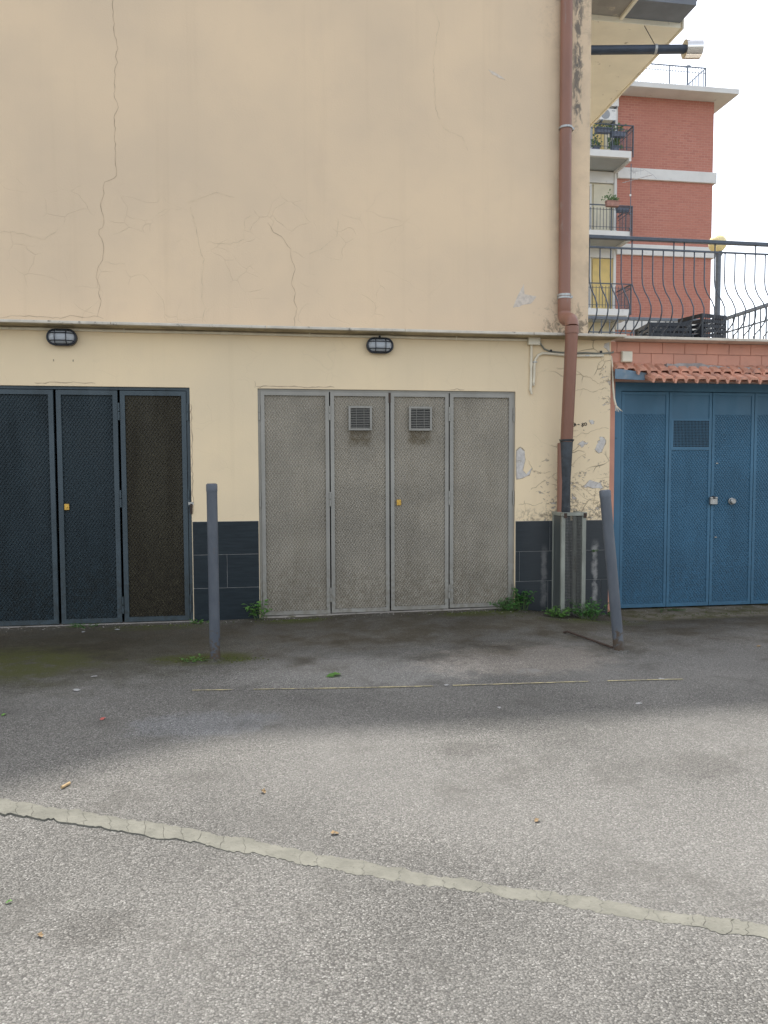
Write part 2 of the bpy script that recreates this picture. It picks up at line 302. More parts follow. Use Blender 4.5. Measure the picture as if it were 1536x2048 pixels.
def asphalt():
    k = N('old asphalt', .88, 0, .3); p = k.P(); x, y, z = k.xyz()
    v1 = k.vor(k.warp(p, 40, .006), 170, 'F1'); v2 = k.vor(p, 360, 'F1')
    r1 = k.xyz(v1.outputs['Color'])[0]; d1 = v1.outputs['Distance']; d2 = v2.outputs['Distance']
    stone = k.ss(r1, .0, 1.0)
    s_col = k.mix(stone, (.128, .124, .112), (.255, .246, .222))
    s_col = k.mix(k.ss(r1, .90, .98), s_col, (.36, .35, .32))
    gap = k.ss(d1, .42, .78)
    c = k.mix(k.mul(gap, .8), s_col, (.046, .043, .038))
    c = k.mix(k.mul(k.ss(d2, .45, .8), .4), c, (.05, .047, .042))
    big = k.noise(p, .55, 4, .55); mid = k.noise(k.warp(p, 1.5, .3), 2.2, 6, .65); mid2 = k.noise(p, 7, 5, .65)
    c = k.mix(k.ss(big, .3, .7), c, k.mix(.38, c, (.225, .218, .20)))
    c = k.mix(k.mul(k.ss(mid, .52, .72), .45), c, (.075, .070, .060))
    c = k.mix(k.mul(k.ss(mid2, .60, .78), .25), c, (.23, .222, .205))
    # damp brown dirt that gathers in front of the doors
    dn = k.add(mid, k.mul(k.sub(mid2, .5), .5))
    dirt = k.mul(k.ss(k.add(y, k.mul(k.sub(mid, .5), 2.4)), -2.3, -.7), k.ss(dn, .30, .62, .55, 1.0))
    c = k.mix(dirt, c, k.mix(1.0, c, (.50, .44, .33), 'MULTIPLY'))
    soft = k.noise(k.warp(p, .9, .5), .8, 3, .5)
    c = k.mix(k.ss(soft, .42, .68), c, k.mix(1.0, c, (.82, .82, .82), 'MULTIPLY'))
    # pale worn cement skim between the posts
    def blob(cx, cy, rx, ry, lo=.55, hi=1.15, wob=1.3):
        a = k.m_('DIVIDE', k.sub(x, cx), rx); b = k.m_('DIVIDE', k.sub(y, cy), ry)
        q = k.m_('SQRT', k.add(k.mul(a, a), k.mul(b, b)))
        return k.ss(k.add(q, k.mul(k.sub(k.add(mul2(mid), mid2), 1.0), wob)), lo, hi, 1, 0)
    def mul2(v): return v
    c = k.mix(k.mul(blob(.55, -2.1, .95, .42), .9), c, k.mix(1.0, c, (1.45, 1.45, 1.45), 'MULTIPLY'))
    c = k.mix(k.mul(blob(1.75, -1.95, .75, .45), .9), c, k.mix(1.0, c, (1.45, 1.36, 1.28), 'MULTIPLY'))
    c = k.mix(k.mul(blob(1.66, -2.26, .16, .10, .45, .75), k.ss(mid2, .42, .55)), c, (.25, .24, .22))
    c = k.mix(k.mul(blob(1.60, -2.5, .09, .07, .45, .75), k.ss(mid2, .42, .55)), c, (.24, .23, .21))
    c = k.mix(k.mul(blob(-.35, -3.0, .45, .22), .9), c, k.mix(1.0, c, (1.15, 1.2, 1.3), 'MULTIPLY'))  # slightly lighter, bluish patch
    c = k.mix(k.mul(blob(-1.6, -1.2, 1.4, 1.1, .5, 1.3), .8), c, k.mix(1.0, c, (.44, .43, .33), 'MULTIPLY'))
    # soft shadow patches painted into the asphalt colour
    for ox, oy, r_ in ((1.9, -3.9, .26), (2.3, -4.6, .34), (.9, -3.55, .16), (-.5, -4.75, .15)):
        c = k.mix(k.mul(blob(ox, oy, r_, r_*.8, .35, 1.1), .6), c, k.mix(1.0, c, (.66, .65, .64), 'MULTIPLY'))
    # moss stains
    for cx, cy, rx, ry, a in ((-.42, -1.55, .42, .20, .95), (.22, -.22, .35, .12, .85), (1.95, -.25, .5, .12, .85), (-1.85, -1.45, .85, .6, .9), (-1.0, -.25, .5, .13, .5), (2.9, -.5, .6, .16, .5)):
        c = k.mix(k.mul(k.mul(blob(cx, cy, rx, ry), a), k.ss(mid2, .30, .55)), c, (.060, .064, .014))
    # pale gritty apron before the blue door
    ap = k.mul(k.ss(k.add(x, k.mul(k.sub(mid2, .5), .5)), 3.15, 3.5), k.ss(k.add(y, k.mul(k.sub(mid2, .5), .35)), -.42, -.30))
    c = k.mix(k.mul(ap, .8), c, k.mix(k.ss(mid2, .4, .65), (.20, .175, .13), (.095, .085, .035)))
    k.col(c)
    h = k.sub(k.sub(0.0, k.mul(d1, 1.0)), k.mul(d2, .35))
    k.bump(k.add(h, k.mul(mid2, .3)), .0042, 1.0)
    return k.m
M['asphalt'] = asphalt()

# ------------------------------------------------------------------ mesh helpers
class MB:
    def __init__(s): s.v = []; s.f = []
    def box(s, x0, x1, y0, y1, z0, z1):
        b = len(s.v); s.v += [(x, y, z) for z in (z0, z1) for y in (y0, y1) for x in (x0, x1)]
        s.f += [tuple(b+i for i in q) for q in ((0, 2, 3, 1), (4, 5, 7, 6), (0, 1, 5, 4), (2, 6, 7, 3), (0, 4, 6, 2), (1, 3, 7, 5))]; return s
    def prism(s, poly, axis, a, b):   # poly in the two remaining axes, in order
        n = len(poly); o = len(s.v)
        def pt(q, t): return {'x': (t, q[0], q[1]), 'y': (q[0], t, q[1]), 'z': (q[0], q[1], t)}[axis]
        s.v += [pt(q, a) for q in poly] + [pt(q, b) for q in poly]
        s.f += [tuple(range(o, o+n)), tuple(range(o+2*n-1, o+n-1, -1))]
        s.f += [(o+i, o+n+i, o+n+(i+1) % n, o+(i+1) % n) for i in range(n)]; return s
    def tube(s, path, r, n=10, caps=True):
        path = [Vector(q) for q in path]; o = len(s.v); rs = r if isinstance(r, (list, tuple)) else [r]*len(path); ref = None
        for i, q in enumerate(path):
            t = (path[min(i+1, len(path)-1)] - path[max(i-1, 0)]).normalized()
            if ref is None: ref = t.orthogonal().normalized()
            ref = (ref - t*ref.dot(t)).normalized(); bi = t.cross(ref)
            s.v += [tuple(q + ref*rs[i]*math.cos(2*math.pi*j/n) + bi*rs[i]*math.sin(2*math.pi*j/n)) for j in range(n)]
        for i in range(len(path)-1):
            s.f += [(o+i*n+j, o+i*n+(j+1) % n, o+(i+1)*n+(j+1) % n, o+(i+1)*n+j) for j in range(n)]
        if caps: s.f += [tuple(o+j for j in reversed(range(n))), tuple(o+(len(path)-1)*n+j for j in range(n))]
        return s
    def ribbon(s, pts, wd, y, up=0.0):     # flat strip on a wall plane y, pts (x,z)
        o = len(s.v); n = len(pts)
        for i, q in enumerate(pts):
            a = Vector(pts[max(i-1, 0)]); b = Vector(pts[min(i+1, n-1)]); t = (b-a).normalized(); nn = Vector((-t.y, t.x)); ww = wd*(.55+.9*random.random())/2 if 0 < i < n-1 else wd*.2
            s.v += [(q[0]+nn.x*ww, y, q[1]+nn.y*ww), (q[0]-nn.x*ww, y, q[1]-nn.y*ww)]
        s.f += [(o+2*i, o+2*i+1, o+2*i+3, o+2*i+2) for i in range(n-1)]; return s
    def build(s, name, mat, parent=None, smooth=False, bevel=0.0, loc=None):
        me = bpy.data.meshes.new(name)
        org = Vector(ORG.get(parent, (0, 0, 0))) if parent else Vector(loc or (0, 0, 0))
        me.from_pydata([tuple(Vector(q)-org) for q in s.v], [], s.f)
        bm = bmesh.new(); bm.from_mesh(me); bmesh.ops.recalc_face_normals(bm, faces=bm.faces)
        if bevel: bmesh.ops.bevel(bm, geom=list(bm.edges), offset=bevel, segments=1, affect='EDGES', clamp_overlap=True)
        bm.to_mesh(me); bm.free()
        if smooth:
            for q in me.polygons: q.use_smooth = True
        me.materials.append(M[mat] if isinstance(mat, str) else mat)
        o = bpy.data.objects.new(name, me); COL.objects.link(o)
        if parent: o.parent = parent; ORG[o] = org
        else: o.location = org; ORG[o] = org
        if smooth:
            md = None
        return o
ORG = {}
def box(*a): return MB().box(*a)
def tag(o, label=None, cat=None, group=None, kind=None):
    for kk, vv in (('label', label), ('category', cat), ('group', group), ('kind', kind)):
        if vv: o[kk] = vv
    return o
def thing(name, label, cat, loc, group=None):
    o = bpy.data.objects.new(name, None); COL.objects.link(o); o.location = loc; ORG[o] = Vector(loc); o.empty_display_size = .1
    return tag(o, label, cat, group)
def inst(src, d, parent=None):
    o = src.copy(); COL.objects.link(o); o.location = src.location + Vector(d); o.parent = parent or src.parent; return o
def autosmooth(o, ang=40):
    me = o.data
    for q in me.polygons: q.use_smooth = True
    bm = bmesh.new(); bm.from_mesh(me)
    for e in bm.edges:
        if len(e.link_faces) == 2 and e.calc_face_angle(0) > R(ang): e.smooth = False
    bm.to_mesh(me); bm.free(); return o
def ss(v, a, b): t = min(1, max(0, (v-a)/(b-a))); return t*t*(3-2*t)
def lerp_tab(x, tab):
    if x <= tab[0][0]: return tab[0][1]
    for (a, va), (b, vb) in zip(tab, tab[1:]):
        if x <= b: return va+(vb-va)*ss(x, a, b)
    return tab[-1][1]
def gz(x, y):   # ground level
    g = lerp_tab(x, [(-.6, -.032), (0, -.022), (1.1, -.006), (2.2, -.002), (2.7, -.05), (3.2, -.095), (5, -.092)])
    u = ss(y, -1.7, -.25) * (1-ss(y, 12, 20)) * (1-ss(abs(x), 9, 14))
    return g*u + .004*math.sin(x*2.1+y*1.3) * (1-u) * (1-ss(abs(x)+abs(y), 12, 25))

# ================================================================== GROUND
def ground():
    xs = [-400, -150, -60, -30, -15, -9]+[-6+.2*i for i in range(71)]+[10, 15, 30, 60, 150, 400]
    ys = [-400, -150, -60, -30, -15]+[-9+.2*i for i in range(45)]+[.1, .4, 1, 3, 9, 15, 30, 60, 150, 400]
    me = bpy.data.meshes.new('ground'); nx = len(xs)
    me.from_pydata([(x, y, gz(x, y)) for y in ys for x in xs], [], [(j*nx+i, j*nx+i+1, (j+1)*nx+i+1, (j+1)*nx+i) for j in range(len(ys)-1) for i in range(nx-1)])
    for q in me.polygons: q.use_smooth = True
    me.materials.append(M['asphalt']); o = bpy.data.objects.new('ground', me); COL.objects.link(o); tag(o, 'worn grey asphalt yard in front of the garages', kind='structure')
ground()

# cracked pale strip across the asphalt
def strip():
    root = thing('pale_strip', None, None, (.17, -4.5, 0)); root['kind'] = 'structure'
    # far edge / near edge control points, measured on the ground
    far = [(-2.6, -3.13), (-1.06, -3.79), (-.252, -4.205), (.37, -4.556), (.921, -4.822), (1.404, -5.057), (3.0, -5.82)]
    near = [(-2.55, -3.24), (-1.03, -3.905), (-.244, -4.305), (.357, -4.64), (.895, -4.892), (1.37, -5.11), (2.95, -5.88)]
    def at(poly, t):
        f = t*(len(poly)-1); i = min(int(f), len(poly)-2); u = f-i
        return Vector(poly[i])*(1-u)+Vector(poly[i+1])*u
    NS = 420; rnd = random.Random(21)
    def rough_edge():
        e = [0.0]*(NS+1)
        for amp, st in ((.10, 24), (.10, 9), (.10, 3), (.08, 1)):
            ks = [rnd.uniform(-1, 1) for _ in range(NS//st+3)]
            for i in range(NS+1): f = i/st; j = int(f); e[i] += amp*(ks[j]*(1-(f-j))+ks[j+1]*(f-j))
        return e
    ef, en = rough_edge(), rough_edge()
    i = 0; cuts = [0]
    while i < NS: i += rnd.choice((4, 6, 9, 13, 17, 22)); cuts.append(min(i, NS))
    def P2(i, v):      # v 0 = far edge, 1 = near edge
        a_ = at(far, i/NS); b_ = at(near, i/NS); d_ = a_-b_
        return (a_+d_*ef[i]).lerp(b_-d_*en[i], v)
    cr = {}
    for c_ in cuts:
        ax = (at(far, min(1, c_/NS+.01))-at(far, max(0, c_/NS-.01))).normalized(); sl_ = rnd.uniform(-.022, .022)
        cr[c_] = [P2(c_, v)+ax*(sl_*(v-.5)+rnd.uniform(-.008, .008)) for v in (0, .2, .4, .6, .8, 1)]
        cr[c_] = (cr[c_], ax)
    for a_, b_ in zip(cuts, cuts[1:]):
        (ca, xa), (cb, xb) = cr[a_], cr[b_]; g = .0009
        top = [P2(i, 0) for i in range(a_+2, b_-1)]; bot = [P2(i, 1) for i in range(b_-2, a_+1, -1)]
        poly = [q+xa*g for q in reversed(ca)]+top+[q-xb*g for q in cb]+bot
        MB().prism([(q.x, q.y) for q in poly], 'z', -.01, rnd.uniform(.004, .0052)).build('slab', 'line', root)
strip()
def thin_line():
    pts = [(-.45+.12*i, -2.365-.084*(.12*i)) for i in range(26)]
    mb = MB()
    for i, (x, y) in enumerate(pts[:-1]):
        if random.random() < .06: continue
        x1, y1 = pts[i+1]; w0 = .009+random.uniform(-.003, .003); w1 = .009+random.uniform(-.003, .003)
        q = [(x, y-w0), (x1, y1-w1), (x1, y1+w1), (x, y+w0)]; o = len(mb.v)
        mb.v += [(a, b, gz(a, b)+.004) for a, b in q]; mb.f.append((o, o+1, o+2, o+3))
    tag(mb.build('thin_painted_line', 'yellow_line'), kind='structure')
thin_line()

# ================================================================== GARAGE BUILDING
XL = -7.5
gb = thing('garage_building', 'cream plastered building with dark tiled base above the grey garage door', 'building', (0, 0, 0))
LW = MB()
D1 = (-3.05, -.658); D2 = (-.067, 2.325); DT = 2.045; WT = .25
LW.box(XL, D1[0], 0, WT, -.3, DT).box(D1[1], D2[0], 0, WT, -.3, DT).box(D2[1], 3.27, 0, WT, -.3, DT).box(XL, 3.27, 0, WT, DT, 2.545)
LW.box(XL, XL+.25, WT, 9, -.3, 2.545).box(3.02, 3.27, WT, 9, -.3, 2.545).box(XL+.25, 3.02, 8.75, 9, -.3, 2.545)
LW.build('lower_wall', 'plaster_lo', gb)
UW = MB()
prof = [(XL, 2.57), (3.05, 2.57), (3.05, 6.56), (-.55, 6.56), (-1.75, 7.75), (-4.2, 8.4), (XL, 7.0)]
UW.prism(prof, 'y', .03, .30)
UW.box(2.80, 3.05, .30, 9, 2.57, 5.95).box(XL, XL+.25, .30, 9, 2.57, 6.1).box(XL+.25, 2.80, 8.75, 9, 2.57, 6.1)
UW.build('upper_wall', 'plaster_up', gb)
# floor slab between the storeys keeps the inside dark
box(XL+.25, 3.02, WT, 8.75, 2.40, 2.54).build('floor_slab', 'concrete', gb)
# coping slabs along the ledge
x = XL; first = True
for ln in (1.4, 1.35, 1.5, 1.02, .95, 1.3, 1.22, 1.2, 1.38):
    x1 = min(x+ln, 3.34)
    if x1-x < .05: break
    box(x+.002, x1-.002, -.18+random.uniform(-.004, .004), .03, 2.545, 2.57+random.uniform(-.0015, .001)).build('coping_slab', 'marble', gb, bevel=.003); x = x1
if x < 3.33: box(x+.002, 3.335, -.18, .03, 2.545, 2.569).build('coping_slab', 'marble', gb, bevel=.003)
# underside of the ledge: its shade and stains put into the sheet's colour
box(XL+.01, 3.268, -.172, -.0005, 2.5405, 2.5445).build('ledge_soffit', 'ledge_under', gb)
# cracks
CR = dict(
c1=[(-1.241, 5.9), (-1.241, 5.312), (-1.24, 5.216), (-1.235, 5.023), (-1.208, 4.912), (-1.229, 4.846), (-1.214, 4.798), (-1.241, 4.723), (-1.246, 4.504), (-1.215, 4.424), (-1.253, 4.34), (-1.249, 4.21), (-1.251, 3.981), (-1.244, 3.85), (-1.262, 3.829), (-1.343, 3.792), (-1.356, 3.745), (-1.349, 3.696), (-1.374, 3.629), (-1.373, 3.547), (-1.356, 3.449), (-1.366, 3.407), (-1.396, 3.389), (-1.4, 3.348), (-1.366, 3.275), (-1.372, 3.134), (-1.413, 3.066), (-1.431, 2.982), (-1.4, 2.9), (-1.414, 2.85), (-1.393, 2.784), (-1.415, 2.7), (-1.429, 2.649)],
c2=[(-0.627, 3.615), (-0.588, 3.466), (-0.557, 3.282), (-0.517, 3.166), (-0.539, 2.996), (-0.535, 2.809), (-0.512, 2.742), (-0.541, 2.622)],
c3=[(0.039, 3.511), (0.089, 3.428), (0.158, 3.396), (0.243, 3.288), (0.243, 3.211), (0.28, 3.109), (0.244, 2.987), (0.278, 2.902), (0.265, 2.833), (0.294, 2.764), (0.265, 2.677), (0.265, 2.58)],
c4=[(-2.221, 2.615), (-2.126, 2.639), (-1.922, 2.633), (-1.731, 2.625), (-1.651, 2.652), (-1.555, 2.638), (-1.425, 2.649), (-1.377, 2.631)],
c5=[(1.513, 5.549), (1.597, 5.357), (1.544, 5.052), (1.565, 4.591), (1.64, 4.423), (1.811, 4.363), (1.865, 4.243)],
c6=[(-2.2, 3.33), (-2.091, 3.343), (-1.982, 3.315), (-1.849, 3.283), (-1.745, 3.358)],
c7=[(-0.651, 3.647), (-0.517, 3.704), (-0.399, 3.752), (-0.248, 3.717)],
c8=[(-0.49, 3.319), (-0.288, 3.31), (-0.168, 3.357), (-0.157, 3.536), (-0.097, 3.572)],
c9=[(-1.366, 3.117), (-1.302, 3.103), (-1.188, 3.104)],
c10=[(0.405, 3.25), (0.508, 3.294), (0.652, 3.411), (0.664, 3.573)])
def jag(pts, step=.03, amp=.007):
    out = [pts[0]]
    for a, b in zip(pts, pts[1:]):
        n = max(1, int(math.dist(a, b)/step))
        for i in range(1, n+1):
            u = i/n; j = amp if i < n else 0
            out.append((a[0]+(b[0]-a[0])*u+random.uniform(-j, j), a[1]+(b[1]-a[1])*u+random.uniform(-j, j)))
    return out
for nm, pts in CR.items():
    wd, mt = {'c1': (.0048, 'crack'), 'c3': (.0042, 'crack'), 'c2': (.004, 'crack_faint'), 'c4': (.0045, 'crack')}.get(nm, (.0035, 'crack_faint'))
    MB().ribbon(jag(pts), wd, .029).build('crack', mt, gb)
for a in ([(-.08, 2.062), (.2, 2.066), (.45, 2.062), (.62, 2.064)], [(-1.95, 2.068), (-1.6, 2.075), (-1.45, 2.071)], [(1.7, 2.055), (1.76, 2.066), (1.83, 2.055)], [(-.09, 2.05), (-.085, 2.085), (-.09, 2.11)], [(-.648, 1.9), (-.643, 1.5), (-.647, 1.25), (-.642, .95)]):
    MB().ribbon(jag(a), .006, -.0012).build('crack', 'crack', gb)
# lower right crack lines that can be traced one by one
for a in ([(2.86, 2.22), (2.95, 2.215), (3.06, 2.19), (3.14, 2.13), (3.24, 2.16)], [(2.88, 2.06), (3.0, 2.08), (3.1, 2.05), (3.22, 2.09)], [(2.86, 1.69), (2.95, 1.68)], [(2.86, 1.63), (2.93, 1.62), (2.98, 1.66), (3.05, 1.655), (3.09, 1.68), (3.2, 1.71), (3.26, 1.70)], [(2.87, 1.34), (2.95, 1.42), (3.03, 1.47)], [(2.86, 1.15), (2.95, 1.19), (3.02, 1.12), (3.1, 1.06), (3.24, 1.09)], [(2.45, 1.4), (2.5, 1.3), (2.6, 1.28), (2.68, 1.29)], [(2.48, 1.12), (2.56, 1.17), (2.62, 1.21)], [(2.36, .98), (2.44, .99), (2.52, .97), (2.6, 1.0)], [(2.9, 1.0), (3.0, .97), (3.08, 1.02), (3.2, 1.0)], [(3.12, 1.2), (3.13, 1.1), (3.11, .95)], [(2.42, 1.02), (2.43, .92), (2.41, .86)], [(2.95, .95), (2.98, .9), (3.05, .88)]):
    MB().ribbon(jag(a, .018, .007), .0045, -.0012).build('crack', 'crack_low', gb)
# peeled patches
PE = [[(2.939, 1.549), (2.965, 1.569), (2.99, 1.586), (3.009, 1.579), (3.034, 1.57), (3.05, 1.57), (3.035, 1.549), (3.019, 1.555), (3.006, 1.531), (2.988, 1.52), (2.972, 1.531), (2.965, 1.546)],
[(3.163, 1.624), (3.189, 1.627), (3.217, 1.618), (3.23, 1.594), (3.228, 1.558), (3.209, 1.528), (3.2, 1.498), (3.19, 1.474), (3.159, 1.465), (3.133, 1.48), (3.117, 1.504), (3.133, 1.534), (3.145, 1.564), (3.148, 1.588), (3.17, 1.594)],
[(3.054, 1.781), (3.092, 1.786), (3.109, 1.769), (3.106, 1.746), (3.083, 1.743), (3.067, 1.757)],
[(2.331, 1.497), (2.374, 1.53), (2.418, 1.497), (2.423, 1.406), (2.402, 1.307), (2.437, 1.265), (2.50, 1.33), (2.47, 1.26), (2.40, 1.225), (2.335, 1.215), (2.333, 1.315)],
[(3.205, 2.509), (3.249, 2.526), (3.259, 2.418), (3.223, 2.459), (3.196, 2.475)],
[(3.017, 1.161), (3.069, 1.212), (3.186, 1.177), (3.213, 1.135), (3.097, 1.127)]]
for i, pl in enumerate(PE):
    c = Vector((sum(q[0] for q in pl)/len(pl), sum(q[1] for q in pl)/len(pl)))
    def rag(poly, s): 
        out = []
        for a, b in zip(poly, poly[1:]+poly[:1]):
            for u in (0, .5):
                q = Vector(a).lerp(Vector(b), u); q = c+(q-c)*s+Vector((random.uniform(-.004, .004), random.uniform(-.004, .004))); out.append((q.x, q.y))
        return out
    MB().prism(rag(pl, 1.0), 'y', -.0009, .003).build('peeled_edge', 'peel_dark', gb)
    MB().prism(rag(pl, .93), 'y', -.0018, .003).build('peeled_patch', 'peel', gb)
for pl in ([(2.275, 2.807), (2.341, 2.957), (2.407, 3.085), (2.42, 2.97), (2.564, 2.942), (2.497, 2.856), (2.408, 2.85), (2.36, 2.82)], [(2.035, 4.988), (2.176, 4.937), (2.242, 4.891), (2.165, 4.906), (2.089, 4.941)]):
    c = Vector((sum(q[0] for q in pl)/len(pl), sum(q[1] for q in pl)/len(pl)))
    MB().prism(rag(pl, .8), 'y', .0285, .033).build('peeled_patch', simple('scuffed plaster', (.60, .53, .45), .95, var=.15, scale=30), gb)
# two groups of marker scrawl on the plaster right of the pipe
g = MB(); zc, h = 1.739, .017
def stroke(*p): g.ribbon(jag(list(p), .006, .0008), .0075, -.0022)
stroke((2.888, zc+h), (2.889, zc-h)); stroke((2.884, zc), (2.896, zc+.012), (2.907, zc+h), (2.916, zc), (2.907, zc-h), (2.896, zc-.012), (2.893, zc))
stroke((2.899, zc), (2.912, zc)); stroke((2.917, zc+h), (2.926, zc-h)); stroke((2.921, zc), (2.931, zc+.004)); stroke((2.938, zc+.002), (2.958, zc+.002)); stroke((2.952, zc+.008), (2.958, zc+.002), (2.952, zc-.005))
stroke((2.992, zc+h), (2.984, zc+.01), (2.992, zc), (2.999, zc+.01), (2.992, zc+h)); stroke((2.992, zc), (2.983, zc-.011), (2.992, zc-h-.003), (3.002, zc-.01), (2.992, zc))
stroke((3.010, zc+h), (3.010, zc-.006)); stroke((3.010, zc+h), (3.028, zc+.016), (3.034, zc+.006), (3.028, zc-.004), (3.010, zc-.007)); stroke((3.001, zc+.014), (3.013, zc+.004))
g.build('marker_scrawl', 'scribble', gb)
MB().prism([(3.000, 1.688), (3.005, 1.691), (3.010, 1.686), (3.005, 1.681)], 'y', -.002, .002).build('screw_hole', 'scribble', gb)
for hx in (-1.79, -1.63): MB().prism([(hx-.004, 2.27), (hx+.004, 2.272), (hx+.005, 2.255), (hx-.003, 2.252)], 'y', -.002, .002).build('screw_hole', 'peel_dark', gb)
# slate tile base
def dado(x0, x1, rows, joints):
    box(x0, x1, -.004, .001, rows[-1], rows[0]).build('tile_bed', 'grout', gb)
    for r, (zt, zb) in enumerate(zip(rows, rows[1:])):
        xs = [x0]+joints[r]+[x1]
        for a, b in zip(xs, xs[1:]):
            box(a+.0022, b-.0022, -.0085-random.uniform(0, .0025), -.0035, zb+.0022, zt-.0022).build('slate_tile', 'slate', gb, bevel=.0012)
dado(-.652, -.072, [.86, .562, .262, -.06], [[], [-.355], []])
dado(2.332, 3.268, [.825, .535, .25, -.13], [[2.672], [2.372, 2.95], [2.655, 3.19]])
dado(-5.2, -3.06, [.86, .562, .262, -.06], [[-4.6, -4.0, -3.4], [-4.9, -4.3, -3.7], [-4.6, -4.0, -3.4]])
# side eave of the roof
box(3.05, 4.33, .70, 9, 5.90, 6.06).build('eave_box', 'soffit', gb, bevel=.004)
box(3.05, 3.645, .32, .698, 5.955, 6.06).build('eave_end_soffit', 'soffit_grey', gb)
box(3.68, 4.315, .39, .698, 5.95, 6.06).build('eave_end_boards', 'soffit_blue', gb)
box(3.645, 3.68, .31, .699, 5.925, 6.07).build('eave_beam', 'soffit', gb, bevel=.004)
box(4.331, 4.352, .68, 9, 5.885, 6.02).build('fascia_board', 'soffit', gb, bevel=.003)
roof = box(-.3, 4.30, .32, 9, 6.062, 6.12).build('roof', 'rooftile_old', gb)
def coppo(parent, p0, p1, r, mat, name, flip=False, th=.014):
    mb = MB(); p0 = Vector(p0); p1 = Vector(p1); ax = (p1-p0).normalized(); side = ax.cross(Vector((0, 0, 1))).normalized(); upv = side.cross(ax)
    n = 7; s = -1 if flip else 1
    for rr in (r, r-th):
        for q in (p0, p1):
            for j in range(n+1):
                a = math.pi*j/n; mb.v.append(tuple(q+side*rr*math.cos(a)+upv*rr*math.sin(a)*s))
    A, B, C, Dd = 0, n+1, 2*(n+1), 3*(n+1)
    for j in range(n):
        mb.f += [(A+j, A+j+1, B+j+1, B+j), (C+j+1, C+j, Dd+j, Dd+j+1), (A+j+1, A+j, C+j, C+j+1), (B+j, B+j+1, Dd+j+1, Dd+j)]
    mb.f += [(A, B, Dd, C), (B+n, A+n, C+n, Dd+n)]
    return mb.build(name, mat, parent)
yy = .47
c0 = None
while yy < 6:
    for fl in (True, False):
        y_ = yy+(0 if fl else .105)
        coppo(roof, (4.44+random.uniform(-.012, .012), y_, 6.10+(.02 if not fl else .055)), (3.9, y_, 6.26+(.02 if not fl else .055)), .085, 'rooftile_old', 'roof_tile', fl)
    yy += .21
# verge row of tiles along the front edge of the eave
xx = 3.72
while xx < 4.36:
    coppo(roof, (xx, .33+random.uniform(-.012, .012), 6.075), (xx, .70, 6.10), .07, 'rooftile_old', 'roof_tile'); xx += .155

# ================================================================== GARAGE DOORS
def lattice(x0, x1, z0, z1, wc, hc, t, yb, yf):
    """expanded metal: zigzag strands of triangular section between yb (back) and yf (front ridge)"""
    nj = max(2, int(round((x1-x0)/(wc/2)))); dx = (x1-x0)/nj; nk = int((z1-z0)/(hc/2)); dz = (z1-z0)/nk
    mb = MB(); V = mb.v; F = mb.f
    for kk in range(nk):
        zb = z0+kk*dz; o = len(V)
        for j in range(nj+1):
            zz = zb+((j+kk) % 2)*dz*.92+dz*.04; xx = x0+j*dx
            V += [(xx, yb, zz+t), (xx, yf, zz+t*.15), (xx, yb, zz-t)]
        for j in range(nj):
            a = o+3*j; F += [(a, a+1, a+4, a+3), (a+1, a+2, a+5, a+4)]
    return mb
def lat_build(mb, name, mat, parent):
    org = ORG[parent]; me = bpy.data.meshes.new(name); me.from_pydata([tuple(Vector(q)-org) for q in mb.v], [], mb.f); me.materials.append(M[mat])
    o = bpy.data.objects.new(name, me); COL.objects.link(o); o.parent = parent; ORG[o] = org; return o
def leaf(door, x0, x1, z0, z1, st, mf, mm, mb_, yf, wc, hc, t, rel):
    lf = MB().box(x0, x0+st, yf, yf+.035, z0, z1).box(x1-st, x1, yf, yf+.035, z0, z1).box(x0+st, x1-st, yf, yf+.035, z1-st, z1).box(x0+st, x1-st, yf, yf+.035, z0, z0+st).build('leaf', mf, door)
    box(x0+st, x1-st, yf+.022, yf+.026, z0+st, z1-st).build('backing_sheet', mb_, lf)
    lat_build(lattice(x0+st, x1-st, z0+st, z1-st, wc, hc, t, yf+.0215, yf+.0215-rel), 'expanded_mesh', mm, lf)
    return lf
def hinge(parent, x, z, y, mat, ln=.11, r=.008):
    a = MB().tube([(x, y, z-ln/2), (x, y, z-.003)], r, 8).tube([(x, y, z+.003), (x, y, z+ln/2)], r*.92, 8).build('hinge', mat, parent, smooth=False); autosmooth(a)
def lock(parent, x, z, y):
    lk = box(x-.021, x+.021, y-.012, y, z-.028, z+.028).build('lock_plate', 'brass', parent, bevel=.004)
    return lk
